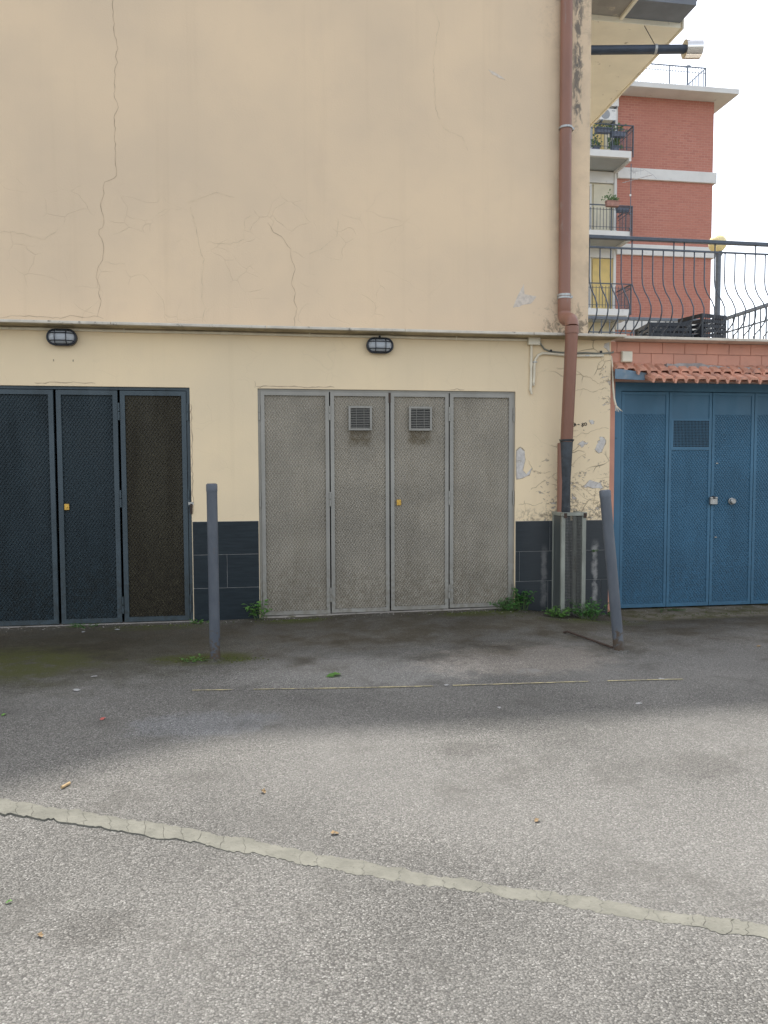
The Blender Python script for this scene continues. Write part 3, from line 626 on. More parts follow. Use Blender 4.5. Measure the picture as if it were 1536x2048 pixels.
# grey door in the middle
d2 = thing('garage_door', 'grey four leaf mesh garage door with two louvre vents and brass lock', 'garage door', (1.13, .02, 0), 'metal garage doors')
MB().box(D2[0], D2[0]+.024, .018, .10, -.02, DT).box(D2[1]-.024, D2[1], .018, .10, .0, DT).box(D2[0]+.024, D2[1]-.024, .018, .10, DT-.022, DT).build('door_frame', 'door_grey_frame', d2)
lv = [(-.042, .571, -.004), (.583, 1.123, .002), (1.137, 1.684, .008), (1.696, 2.300, .014)]
leaves2 = [leaf(d2, a, b, z0, 2.021, .034, 'door_grey_frame', 'door_grey_mesh', 'door_grey_back', .008, .027, .040, .0035, .0075) for a, b, z0 in lv]
for lf, x0, x1 in ((leaves2[1], .748, .963), (leaves2[2], 1.307, 1.524)):
    z0, z1 = 1.675, 1.896; s_ = .019
    MB().box(x0, x0+s_, -.004, .02, z0, z1).box(x1-s_, x1, -.004, .02, z0, z1).box(x0+s_, x1-s_, -.004, .02, z1-s_, z1).box(x0+s_, x1-s_, -.004, .02, z0, z0+s_).build('louvre_frame', 'door_grey_frame', lf, bevel=.0015)
    box(x0+s_, x1-s_, .0125, .0128, z0+s_, z1-s_).build('louvre_void', 'void', lf)
    sm = MB(); n = 12
    for i in range(n):
        zz = z0+s_+(z1-z0-2*s_)*(i+.5)/n
        sm.prism([(-.001, zz-.0046), (.001, zz-.005), (.010, zz+.0015), (.009, zz+.002)], 'x', x0+s_, x1-s_)
    for u in (.33, .66): sm.box(x0+(x1-x0)*u-.0012, x0+(x1-x0)*u+.0012, -.002, .010, z0+s_, z1-s_)
    sm.build('louvre_slats', 'door_grey_frame', lf)
for lf, xh in ((leaves2[0], -.055), (leaves2[0], .577), (leaves2[2], 1.690), (leaves2[3], 2.312)):
    for zh in (1.83, 1.05, .17): hinge(lf, xh, zh, .002, 'door_grey_frame', .13, .008)
lock(leaves2[2], 1.212, 1.013, .012)
MB().tube([(1.212, .0, 1.013), (1.212, -.008, 1.013)], .008, 10).build('lock_cylinder', 'brass', leaves2[2])
box(1.118, 1.138, .004, .03, 1.93, 2.02).build('latch_plate', 'rust', d2)
# dark door on the left
d1 = thing('garage_door', 'dark slate blue mesh garage door with one brown stained leaf', 'garage door', (-1.85, .02, 0), 'metal garage doors')
MB().box(D1[0], D1[0]+.03, .018, .10, -.04, DT).box(D1[1]-.03, D1[1], .018, .10, -.04, DT).box(D1[0]+.03, D1[1]-.03, .018, .10, DT-.026, DT).build('door_frame', 'door_dark_frame', d1)
lv = [(-3.015, -2.405, 'd'), (-2.39, -1.806, 'd'), (-1.782, -1.274, 'd'), (-1.252, -.692, 'b')]
leaves1 = []
for a, b, t_ in lv:
    leaves1.append(leaf(d1, a, b, -.022, 2.012, .040, 'door_dark_frame', 'door_brown_mesh' if t_ == 'b' else 'door_dark_mesh', 'door_brown_back' if t_ == 'b' else 'door_dark_back', .008, .029, .042, .0035, .009))
leaves1[3]['label'] = 'brown stained mesh leaf'
for lf, xh in ((leaves1[3], -1.263), (leaves1[3], -.681), (leaves1[1], -2.398)):
    for zh in (1.83, 1.07, .13): hinge(lf, xh, zh, .002, 'door_dark_frame', .15, .009)
lock(leaves1[2], -1.715, 1.002, .012); MB().tube([(-1.715, .0, 1.002), (-1.715, -.008, 1.002)], .008, 10).build('lock_cylinder', 'brass', leaves1[2])
box(-.669, -.650, -.012, .015, .93, 1.02).build('bolt_keeper', 'rust', d1); box(-.685, -.640, -.008, .0, 1.01, 1.035).build('bolt', 'steel', d1)
# concrete sills below both doors
for nm, (a, b), zt, zt2, lab in (('door_sill', D1, -.03, -.03, 'flat concrete sill under the dark left garage door'), ('door_sill', D2, -.012, .008, 'pale concrete sill under the grey garage door')):
    mb = MB(); mb.prism([(a+.004, -.2), (b-.004, -.2), (b-.004, zt2), (a+.004, zt)], 'y', -.028, .16)
    tag(mb.build(nm, 'concrete', loc=((a+b)/2, 0, zt)), lab, 'sill')

# ================================================================== ANNEX WITH TERRACE AND BLUE DOOR
an = thing('terrace_annex', 'low annex with terracotta tile parapet and small clay tile canopy', 'building', (4.6, .2, 0))
AX1 = 6.85; PY = .06
box(3.272, AX1, PY+.012, .30, 2.17, 2.545).build('parapet_wall', 'terra_grout', an)
box(5.50, AX1, PY+.012, .30, -.3, 2.17).build('side_pier', 'terra_grout', an)
box(3.272, 3.375, .12, .30, -.3, 2.17).build('jamb', 'terra', an)
MB().box(AX1-.25, AX1, .30, 4.0, -.3, 2.545).box(3.272, AX1-.25, 3.75, 4.0, -.3, 2.545).build('rear_wall', 'plaster_lo', an)
box(3.272, AX1-.25, .302, 3.748, 2.38, 2.52).build('terrace_floor', 'concrete', an)
def tilerow(z0, z1, off):
    x = 3.274; nx = 3.274+off
    while x < AX1-.01:
        x1 = min(nx, AX1)
        box(x+.0025, x1-.0025, PY, PY+.013, z0+.0025, z1-.0025).build('cladding_tile', 'terra', an, bevel=.001); x = x1; nx += .235
tilerow(2.435, 2.544, .085); tilerow(2.303, 2.435, .205); tilerow(2.17, 2.303, .085)
x = 3.345
for ln in (1.15, 1.2, 1.2):
    x1 = min(x+ln, AX1+.03); box(x+.002, x1-.002, -.10, .32, 2.546, 2.572).build('coping_slab', 'marble', an, bevel=.003); x = x1
cp = MB()
x = 3.85; pts = []
while x < AX1:
    pts.append(x); x += .06
top = [(x_, 2.322+.014*math.sin(x_*5)+random.uniform(-.008, .012)) for x_ in pts]
cp.prism([(pts[0], 2.27)]+[(pts[-1], 2.27)]+list(reversed(top)), 'y', .005, PY+.005)
canopy = cp.build('canopy', 'mortar', an)
def rtile(name, x0, wd, ytop, ztop, ybot, zbot, parent):
    # profile across the tile: a pan and a raised roll
    pr = [(0, .0), (.07, .0), (.13, .026), (.43, .029), (.50, .004), (.57, .004), (.63, .026), (.93, .029), (1.0, .002)]
    mb = MB(); th = .020
    for (yy, zz) in ((ytop, ztop), (ybot, zbot)):
        for u, hh in pr: mb.v.append((x0+u*wd, yy, zz+hh))
        for u, hh in pr: mb.v.append((x0+u*wd, yy, zz+hh-th-(.012 if hh < .02 else 0)))
    n = len(pr)
    for j in range(n-1):
        mb.f += [(j, j+1, 2*n+j+1, 2*n+j), (n+j+1, n+j, 3*n+j, 3*n+j+1), (2*n+j, 2*n+j+1, 3*n+j+1, 3*n+j), (j+1, j, n+j, n+j+1)]
    mb.f += [(0, 2*n, 3*n, n), (n-1, 2*n-1, 4*n-1, 3*n-1)]
    return mb.build(name, 'rooftile', parent)
x = 3.60; i = 0
while x < 5.9:
    rtile('roof_tile', x, .214, .05, 2.255+random.uniform(-.004, .004), -.20+random.uniform(-.01, .01), 2.155+random.uniform(-.004, .004), canopy)
    rtile('roof_tile', x-.09, .214, .055, 2.312+random.uniform(-.004, .004), -.07+random.uniform(-.01, .01), 2.245+random.uniform(-.004, .004), canopy); x += .217
rtile('roof_tile', 3.30, .21, .055, 2.318, -.03, 2.268, canopy)
# blue door
d3 = thing('garage_door', 'blue sheet metal garage door with square mesh vent and padlock', 'garage door', (4.45, .2, -.09), 'metal garage doors')
BY = .20; BZ = -.088
MB().box(3.376, 3.474, BY-.012, BY+.05, BZ, 2.169).box(5.43, 5.498, BY-.012, BY+.05, BZ, 2.169).box(3.474, 5.43, BY-.012, BY+.05, 2.085, 2.169).build('door_frame', 'door_blue', d3)
MB().box(3.40, 3.415, BY-.02, BY-.012, BZ, 2.05).build('jamb_strip', 'door_blue', d3)
xsb = [3.478, 3.985, 4.453, 4.918, 5.426]
bl = []
for i in range(4):
    a, b = xsb[i]+.003, xsb[i+1]-.003; st = .03
    lf = MB().box(a, a+st, BY-.004, BY+.03, BZ+.01, 2.08).box(b-st, b, BY-.004, BY+.03, BZ+.01, 2.08).box(a+st, b-st, BY-.004, BY+.03, 2.05, 2.08).box(a+st, b-st, BY-.004, BY+.03, BZ+.01, BZ+.045).build('leaf', 'door_blue', d3, bevel=.001)
    box(a+st, b-st, BY+.004, BY+.008, BZ+.045, 2.05).build('backing_sheet', 'door_blue_back', lf)
    lat_build(lattice(a+st, b-st, BZ+.045, 1.50 if i == 1 else 1.86, .030, .040, .0045, BY+.0045, BY-.0005), 'expanded_mesh', 'door_blue', lf)
    bl.append(lf)
vx0, vx1, vz0, vz1 = 4.035, 4.418, 1.535, 1.797
box(vx0, vx1, BY-.0005, BY+.003, vz0, vz1).build('vent_void', 'void', bl[1])
MB().box(vx0-.028, vx0, BY-.006, BY+.003, vz0-.03, vz1+.02).box(vx1, vx1+.002, BY-.006, BY+.003, vz0-.03, vz1+.02).box(vx0, vx1, BY-.006, BY+.003, vz1, vz1+.02).box(vx0, vx1, BY-.006, BY+.003, vz0-.03, vz0).build('vent_frame', 'door_blue', bl[1])
gm = MB()
for i in range(1, 25): xx = vx0+(vx1-vx0)*i/25; gm.box(xx-.0017, xx+.0017, BY-.005, BY-.002, vz0, vz1)
for i in range(1, 17): zz = vz0+(vz1-vz0)*i/17; gm.box(vx0, vx1, BY-.0062, BY-.0028, zz-.0017, zz+.0017)
gm.build('vent_mesh', 'door_blue', bl[1])
for zz in (1.37, .62): box(4.50, 4.525, BY-.010, BY-.003, zz-.006, zz+.006).build('rivet_plate', 'steel', bl[2], bevel=.002)
kn = MB().tube([(4.675, BY-.004, .985), (4.675, BY-.02, .985), (4.675, BY-.022, .985), (4.675, BY-.05, .985), (4.675, BY-.058, .985)], [.034, .034, .027, .030, .022], 18).build('door_knob', 'steel', bl[2]); autosmooth(kn)
box(3.382, 3.43, BY-.03, BY-.012, 1.62, 1.80).build('hinge', 'door_blue', d3, bevel=.003)
pl = thing('padlock', 'rectangular steel padlock closing the blue garage door', 'padlock', (4.465, BY-.03, .95))
box(4.428, 4.507, BY-.042, BY-.010, .955, 1.012).build('lock_body', 'steel', pl, bevel=.004)
MB().box(4.428, 4.458, BY-.042, BY-.010, 1.0125, 1.032).box(4.482, 4.507, BY-.042, BY-.010, 1.0125, 1.032).build('lock_shoulder', 'steel', pl, bevel=.003)
MB().tube([(4.459, BY-.026, 1.022), (4.481, BY-.026, 1.022)], .006, 8).build('shackle', 'chrome', pl)
MB().box(4.464, 4.476, BY-.034, BY-.004, 1.0, 1.04).build('hasp', 'black_metal', pl)
# metal flap left of the canopy
fl = MB(); fl.prism([(3.30, 2.175), (3.60, 2.165), (3.62, 2.235), (3.36, 2.268), (3.30, 2.268)], 'y', -.035, -.022)
tag(fl.build('metal_flap', 'flap', loc=(3.45, -.03, 2.17)), 'bent blue metal flap under the left end of the tile canopy', 'metal sheet')

# ================================================================== TERRACE RAILING
tr = thing('terrace_railing', 'dark wrought railing with bellied bars along the terrace front', 'railing', (3.05, .1, 2.57))
RY = .10
MB().box(3.06, AX1, RY-.022, RY+.022, 3.518, 3.552).build('top_rail', 'rail', tr, bevel=.004)
MB().box(3.06, AX1, RY-.008, RY+.008, 3.432, 3.448).build('lower_rail', 'rail', tr)
def belly(ztop):
    P_ = [(0, ztop), (0, 3.2)]
    ctrl = [(0, 3.17), (-.012, 3.10), (-.06, 3.02), (-.135, 2.94), (-.185, 2.86), (-.19, 2.80), (-.165, 2.735), (-.10, 2.685), (-.03, 2.65), (0, 2.63), (0, 2.56)]
    return [(0, RY+a, z) for a, z in P_+ctrl]
b_short = b_long = None; i = 0; x = 3.085
while x < AX1-.05:
    long_ = i % 4 == 0 or i == 9
    p = [(x, b, c) for a, b, c in belly(3.52 if long_ else 3.434)]
    src = b_long if long_ else b_short
    if src is None:
        o = MB().tube(p, .0065, 6).build('baluster', 'rail', tr, smooth=True)
        if long_: b_long = (o, x)
        else: b_short = (o, x)
    else: inst(src[0], (x-src[1], 0, 0))
    x += .1085; i += 1
br = thing('rear_railing', 'blue grey railing around the back of the terrace behind the bellied bars', 'railing', (5, 3.75, 2.57))
MB().box(3.3, 6.70, 3.68, 3.73, 3.49, 3.535).box(6.66, 6.71, .35, 3.68, 3.49, 3.535).build('top_rail', 'rail_back', br, bevel=.004)
MB().box(3.3, 6.66, 3.695, 3.715, 3.30, 3.318).box(6.675, 6.695, .35, 3.695, 3.30, 3.318).build('lower_rail', 'rail_back', br)
src = MB().box(3.35-.007, 3.35+.007, 3.698, 3.712, 2.521, 3.488).build('baluster', 'rail_back', br)
n = int((6.64-3.35)/.125)
for i in range(1, n+1): inst(src, (.125*i, 0, 0))
src2 = MB().box(6.678, 6.692, .45-.007, .45+.007, 2.521, 3.488).build('baluster', 'rail_back', br)
for i in range(1, 26): inst(src2, (0, .125*i, 0))
gl = thing('globe_lamp', 'yellow globe lamp on grey post at the terrace corner', 'lamp', (6.62, 3.64, 2.52))
pp = MB().tube([(6.62, 3.62, 2.521), (6.62, 3.62, 2.60), (6.62, 3.62, 2.601), (6.62, 3.62, 4.43), (6.62, 3.62, 4.47)], [.09, .09, .040, .038, .055], 14).build('post', 'rail_back', gl); autosmooth(pp)
MB().tube([(6.62, 3.62, 4.471), (6.62, 3.62, 4.515)], [.06, .045], 14).build('collar', 'rail_back', gl)
bm = bmesh.new(); bmesh.ops.create_uvsphere(bm, u_segments=28, v_segments=18, radius=.128); me = bpy.data.meshes.new('globe'); bm.to_mesh(me); bm.free()
for q in me.polygons: q.use_smooth = True
me.materials.append(M['globe']); o = bpy.data.objects.new('globe', me); COL.objects.link(o); o.parent = gl; o.location = Vector((6.60, 3.62, 4.622))-ORG[gl]; ORG[o] = ORG[gl]

# crates on the terrace
def crate(loc, sx, sy, sz, rz, label, tilt=0):
    r = thing('plastic_crate', label, 'crate', (0, 0, 0), 'black crates on the terrace')
    t = .014
    for a in (-1, 1):
        for b in (-1, 1): MB().box(a*sx/2-(.028 if a > 0 else 0), a*sx/2+(.028 if a < 0 else 0), b*sy/2-(.028 if b > 0 else 0), b*sy/2+(.028 if b < 0 else 0), 0, sz).build('corner_post', 'crate', r, bevel=.003)
    sl_ = MB(); nz = max(3, int(sz/.045))
    for i in range(nz):
        z0 = sz*i/nz+.008; z1 = z0+sz/nz*.62 if i < nz-1 else sz-.002
        for s_ in (-1, 1):
            sl_.box(-sx/2+.028, sx/2-.028, s_*sy/2-(t if s_ > 0 else 0), s_*sy/2+(t if s_ < 0 else 0), z0, z1)
            sl_.box(s_*sx/2-(t if s_ > 0 else 0), s_*sx/2+(t if s_ < 0 else 0), -sy/2+.028, sy/2-.028, z0, z1)
    for i in range(9):
        xx = -sx/2+.05+(sx-.1)*i/8
        sl_.box(xx-.006, xx+.006, -sy/2-.002, -sy/2, .01, sz-.01)
    sl_.build('side_slats', 'crate', r)
    bt = MB()
    for i in range(8): xx = -sx/2+.02+(sx-.04)*i/8; bt.box(xx, xx+(sx-.04)/11, -sy/2+.015, sy/2-.015, .002, .012)
    bt.build('bottom', 'crate', r)
    r.location = loc; r.rotation_euler = (tilt, 0, rz)
crate((4.15, .62, 2.521), .44, .34, .30, R(-8), 'low slatted black crate at the left behind the railing')
crate((4.55, .58, 2.521), .34, .34, .385, R(14), 'tall black crate at the right behind the railing')
crate((4.37, 1.05, 2.521), .5, .34, .36, R(3), 'black crate standing furthest back behind the other two')

# ================================================================== DOWNPIPE AND CAGE
dp = thing('downpipe', 'brown downpipe with offset elbow running down the cream wall', 'drainpipe', (2.775, -.04, .9))
UX = 2.778
def atube(path, r, name, mat, par, n=18, caps=True): return autosmooth(MB().tube(path, r, n, caps).build(name, mat, par), 50)
atube([(UX, -.035, 7.2), (UX+.006, -.035, 2.86)], .056, 'upper_pipe', 'pipe_brown', dp)
atube([(UX+.006, -.035, 2.96), (UX+.006, -.035, 2.955), (UX+.006, -.035, 2.79), (UX+.006, -.035, 2.785)], [.058, .0605, .0605, .058], 'socket', 'pipe_brown', dp)
el = []
for i in range(9):
    u = i/8; a = u*math.pi
    el.append((UX+.006-.012*u, -.035-.215*(.5-.5*math.cos(a)), 2.785-.17*u-.02*math.sin(2*a)))
atube(el, [.0605]*9, 'elbow', 'pipe_brown', dp)
atube([el[-1], (UX-.006, -.25, 2.55)], .0635, 'socket', 'pipe_brown', dp)
atube([(UX-.006, -.25, 2.56), (2.772, -.152, 1.575)], .0575, 'lower_pipe', 'pipe_brown', dp)
atube([(2.772, -.152, 1.60), (2.773, -.150, 1.588), (2.778, -.105, 1.2), (2.790, -.085, .0), (2.790, -.085, -.06)], [.056, .060, .052, .052, .052], 'iron_pipe', 'pipe_iron', dp)
atube([(2.772, -.152, 1.592), (2.772, -.152, 1.575)], [.072, .064], 'iron_collar', 'pipe_iron', dp)
atube([(2.725, -.125, 1.56), (2.742, -.085, .6), (2.745, -.075, -.06)], .030, 'old_pipe', 'pipe_brown', dp, 10)
for zc in (4.47, 2.93):
    a = MB()
    for zz in ((zc-.012, zc+.012) if zc < 3 else (zc,)):
        a.tube([(UX+.004, -.035, zz-.009), (UX+.004, -.035, zz+.009)], .0645, 18)
    a.box(UX+.055, UX+.085, -.045, .035, zc-.01, zc+.01).build('bracket', 'zinc', dp)
cg = thing('pipe_guard', 'grey green metal cage with wire mesh around the foot of the downpipe', 'pipe guard', (2.81, -.13, -.08))
cx0, cx1, cy0, cy1, cz0, cz1 = 2.690, 2.930, -.255, -.016, -.085, .915
for px, py in ((cx0, cy0), (cx1-.038, cy0), (cx0, cy1-.03), (cx1-.038, cy1-.03)):
    box(px, px+.038, py, py+.03, gz(px, py)-.01, cz1-.032).build('post', 'cage_paint', cg, bevel=.003)
box(cx0+.003, cx0+.009, cy0+.031, cy1-.031, cz0, cz1-.032).build('side_panel', 'cage_side', cg)
box(cx1-.009, cx1-.003, cy0+.031, cy1-.031, cz0, cz1-.032).build('side_panel', 'cage_side', cg)
rm = MB().box(cx0-.006, cx1+.006, cy0-.006, cy0+.03, cz1-.031, cz1).box(cx0-.006, cx0+.03, cy0+.03, cy1, cz1-.031, cz1).box(cx1-.03, cx1+.006, cy0+.03, cy1, cz1-.031, cz1)
rm.build('top_rim', 'cage_paint', cg, bevel=.002)
for q in ((cx0+.02, cy0), (cx1-.03, cy0)): box(q[0], q[0]+.03, cy0-.008, cy0-.006, cz1-.05, cz1-.005).build('rust_spot', 'rust', cg)
wm = MB(); wx0, wx1 = cx0+.038, cx1-.038; nv = 13; nh = 70
for i in range(nv+1): xx = wx0+(wx1-wx0)*i/nv; wm.box(xx-.0009, xx+.0009, cy0+.010, cy0+.012, cz0, cz1-.032)
for i in range(nh+1): zz = cz0+(cz1-.032-cz0)*i/nh; wm.box(wx0, wx1, cy0+.0076, cy0+.0097, zz-.0009, zz+.0009)
wm.build('wire_mesh', 'wire', cg)
tag(MB().prism([(2.66, -.33), (2.97, -.30), (2.98, -.02), (2.66, -.02)], 'z', -.14, -.062).build('concrete_pad', 'concrete', loc=(2.8, -.2, -.1)), 'small concrete pad under the pipe guard', 'concrete pad')

# ================================================================== CONDUITS, BOXES, LIGHTS
cd = thing('conduit', 'long cream conduit running under the stone ledge', 'conduit', (0, -.015, 2.525))
xs = [XL, -4.1, -1.9, -.35, 1.1, 2.43]
for a, b in zip(xs, xs[1:]):
    atube([(a+.001, -.016, 2.524), ((a+b)/2, -.017, 2.521), (b-.001, -.016, 2.524)], .0125, 'conduit_length', 'pvc', cd, 10)
for a in xs[1:-1]: atube([(a-.03, -.016, 2.524), (a+.03, -.016, 2.524)], .0155, 'coupling', 'pvc', cd, 10)
for a in (-2.9, -1.2, .4, 1.75): MB().box(a-.006, a+.006, -.032, 0, 2.507, 2.541).build('clip', 'pvc', cd)
jb = thing('junction_box', 'square ivory junction box below the ledge left of the downpipe', 'junction box', (2.487, -.03, 2.48))
box(2.432, 2.543, -.05, 0, 2.478, 2.580-.036).build('box_body', 'box_plastic', jb, bevel=.004)
box(2.430, 2.545, -.058, -.0505, 2.476, 2.5435).build('lid', 'box_plastic', jb, bevel=.003)
v1 = thing('conduit', 'short vertical cream conduit hanging from the junction box', 'conduit', (2.475, -.015, 2.04))
atube([(2.472, -.016, 2.478), (2.470, -.016, 2.12), (2.466, -.018, 2.065)], .0125, 'conduit_length', 'pvc', v1, 10)
atube([(2.466, -.018, 2.068), (2.476, -.022, 2.02)], [.014, .009], 'conduit_end', 'pvc', v1, 10)
for zz in (2.30,): atube([(2.471, -.016, zz-.02), (2.471, -.016, zz+.02)], .0155, 'coupling', 'pvc', v1, 10)
v2 = thing('conduit', 'corrugated cream conduit curving behind the downpipe', 'conduit', (2.7, -.015, 2.2))
pth = [(2.495, -.018, 2.10), (2.500, -.018, 2.2), (2.502, -.018, 2.30), (2.512, -.018, 2.345), (2.54, -.018, 2.385), (2.575, -.018, 2.402), (2.62, -.018, 2.403), (2.9, -.018, 2.386), (3.19, -.018, 2.394)]
fine = []
for a, b in zip(pth, pth[1:]):
    nn = max(2, int(math.dist(a, b)/.006))
    for i in range(nn): fine.append(Vector(a).lerp(Vector(b), i/nn))
MB().tube(fine, [.0125+.0012*(i % 2) for i in range(len(fine))], 8).build('corrugated_tube', 'pvc', v2, smooth=True)
for q in ((2.505, 2.32), (3.02, 2.388)): box(q[0]-.02, q[0]+.02, -.034, 0, q[1]-.004, q[1]+.004).build('clip', 'zinc', v2)
c1 = thing('cable', 'grey green cable drooping from the junction box to the wall corner', 'cable', (2.9, -.01, 2.4))
cp_ = [(2.545, -.03, 2.52), (2.565, -.02, 2.485), (2.60, -.012, 2.445), (2.66, -.009, 2.425), (2.75, -.009, 2.416), (2.9, -.009, 2.412), (3.02, -.009, 2.418), (3.16, -.009, 2.412), (3.24, -.012, 2.420), (3.285, -.012, 2.425), (3.29, -.005, 2.435)]
atube(cp_, .0085, 'cable_run', 'cable', c1, 8)
for q in (2.665, 3.165): box(q-.008, q+.008, -.02, 0, 2.420, 2.440).build('clip', 'black_metal', c1)
c2 = thing('cable', 'pale frayed cable hanging beside the blue garage door', 'cable', (3.33, .05, 1.9))
hang = [(3.285, .03, 2.40), (3.30, .03, 2.30), (3.305, .02, 2.1), (3.318, .02, 1.99), (3.335, .02, 1.93)]
atube(hang, .010, 'cable_run', 'pvc', c2, 8)
for i in range(5):
    dx = -.012+.012*i; MB().tube([(3.335, .02, 1.935), (3.34+dx*.6, .015, 1.905), (3.345+dx*1.5, .01, 1.875-.006*(i % 3))], .0028, 5).build('wire_end', 'pvc', c2)
wb = thing('junction_box', 'square ivory box on the terracotta parapet', 'junction box', (3.45, .04, 2.36))
box(3.395, 3.505, PY-.03, PY-.0005, 2.343, 2.448).build('box_body', 'box_plastic', wb, bevel=.003)
box(3.398, 3.502, PY-.040, PY-.0305, 2.346, 2.445).build('lid', 'box_plastic', wb, bevel=.008)

def stadium(cx, cz, hw, hh, n=10):
    out = []
    for s_, a0 in ((1, -90), (-1, 90)):
        for i in range(n+1):
            a = R(a0+180*i/n); out.append((cx+s_*(hw-hh)+hh*math.cos(a), cz+hh*math.sin(a)))
    return out
def bulkhead(cx, cz, label, gland):
    r = thing('bulkhead_light', label, 'wall light', (cx, 0, cz), 'caged oval wall lights')
    hw, hh = .122, .068
    MB().prism(stadium(cx, cz, hw, hh), 'y', -.045, -.0005).build('housing', 'black_metal', r, bevel=.004)
    # domed glass
    mb = MB(); rings = 6
    for i in range(rings+1):
        a = R(90*i/rings); sc_ = math.cos(a); 
        st = stadium(cx, cz, hw-.014, hh-.012, 10); mb.v += [((q[0]-cx)*(.12+.88*sc_)+cx, -.046-.045*math.sin(a), (q[1]-cz)*max(sc_, .05)+cz) for q in st]
    n = 22
    for i in range(rings): mb.f += [(i*n+j, i*n+(j+1) % n, (i+1)*n+(j+1) % n, (i+1)*n+j) for j in range(n)]
    mb.f.append(tuple(rings*n+j for j in range(n))); autosmooth(mb.build('glass', 'frost', r), 60)
    # guard: rim ring and four bars
    st = stadium(cx, cz, hw-.006, hh-.005, 10); st = st+[st[0]]
    MB().tube([(q[0], -.050, q[1]) for q in st], .009, 8).build('guard_rim', 'black_metal', r, smooth=True)
    for dx in (-.046, .046):
        MB().tube([(cx+dx, -.05-.052*math.sin(R(t))**.6 if 0 < t < 180 else -.05, cz+(hh-.006)*math.cos(R(t))) for t in range(0, 181, 15)], .0042, 6).build('guard_bar', 'black_metal', r, smooth=True)
    for dz in (-.031, .031):
        L_ = hw-.022
        MB().tube([(cx-L_+2*L_*i/12, -.05-.040*math.sin(math.pi*i/12)**.4 if 0 < i < 12 else -.05, cz+dz) for i in range(13)], .0042, 6).build('guard_bar', 'black_metal', r, smooth=True)
    if gland: MB().tube([(cx, -.02, cz+hh-.002), (cx, -.02, cz+hh+.022)], .013, 8).build('cable_gland', 'black_metal', r)
bulkhead(-1.708, 2.452, 'oval caged light above the dark left garage door', False)
bulkhead(1.033, 2.440, 'oval caged light above the grey garage door', True)

# flue pipe out of the side wall
fp = thing('flue_pipe', 'dark horizontal flue pipe with shiny steel end under the eave', 'flue pipe', (3.05, .6, 5.5))
atube([(3.05, .62, 5.535), (4.27, .47, 5.562)], .043, 'pipe', simple('dark blue grey enamel', (.035, .05, .075), .4), fp)
atube([(4.235, .474, 5.561), (4.24, .4735, 5.561), (4.33, .4624, 5.563), (4.40, .4538, 5.565)], [.075, .088, .091, .091], 'terminal', 'chrome', fp, 24)
atube([(3.93, .512, 5.556), (3.955, .509, 5.556)], .048, 'clamp', 'zinc', fp)
MB().tube([(3.94, .512, 5.60), (3.93, .72, 5.90)], .004, 6).build('hanger', 'black_metal', fp)

# ================================================================== BOLLARDS AND ROD
def bollard(base, top, r, label):
    b = Vector(base); t = Vector(top); ax = (t-b).normalized()
    o = thing('bollard', label, 'bollard', base, 'grey steel bollards')
    atube([b-ax*.05, t-ax*.055], r, 'post', 'bollard', o, 22)
    mb = MB(); rn = random.Random(int(base[0]*100)); n = 26
    for rr, zz in ((r*.98, .016), (r*1.45, .011), (r*2.1, -.006)):
        for i in range(n): a = 2*math.pi*i/n; q = rr*(1+(rn.uniform(-.22, .3) if rr > r else 0)); mb.v.append((b.x+q*math.cos(a), b.y+q*math.sin(a), zz+(rn.uniform(-.005, .006) if zz > 0 else 0)))
    for k_ in range(2): mb.f += [(k_*n+i, k_*n+(i+1) % n, (k_+1)*n+(i+1) % n, (k_+1)*n+i) for i in range(n)]
    mb.build('base_collar', 'asphalt', o)
    atube([t-ax*.056, t-ax*.055, t-ax*.008, t], [r*.9, r*1.05, r*1.05, r*.82], 'cap', 'bollard', o, 22)
bollard((-.364, -1.62, 0), (-.369, -1.62, 1.225), .0365, 'straight grey bollard left of the grey garage door')
bollard((2.497, -1.85, 0), (2.395, -1.80, 1.165), .0385, 'leaning grey bollard in front of the downpipe')
tag(MB().tube([(2.36, -1.15, .004+gz(2.36, -1.15)), (2.375, -1.19, .014), (2.43, -1.45, .012), (2.485, -1.81, .016)], .009, 8).build('iron_rod', 'rust', loc=(2.43, -1.45, 0)), 'rusty iron rod lying on the asphalt beside the leaning bollard', 'rod')

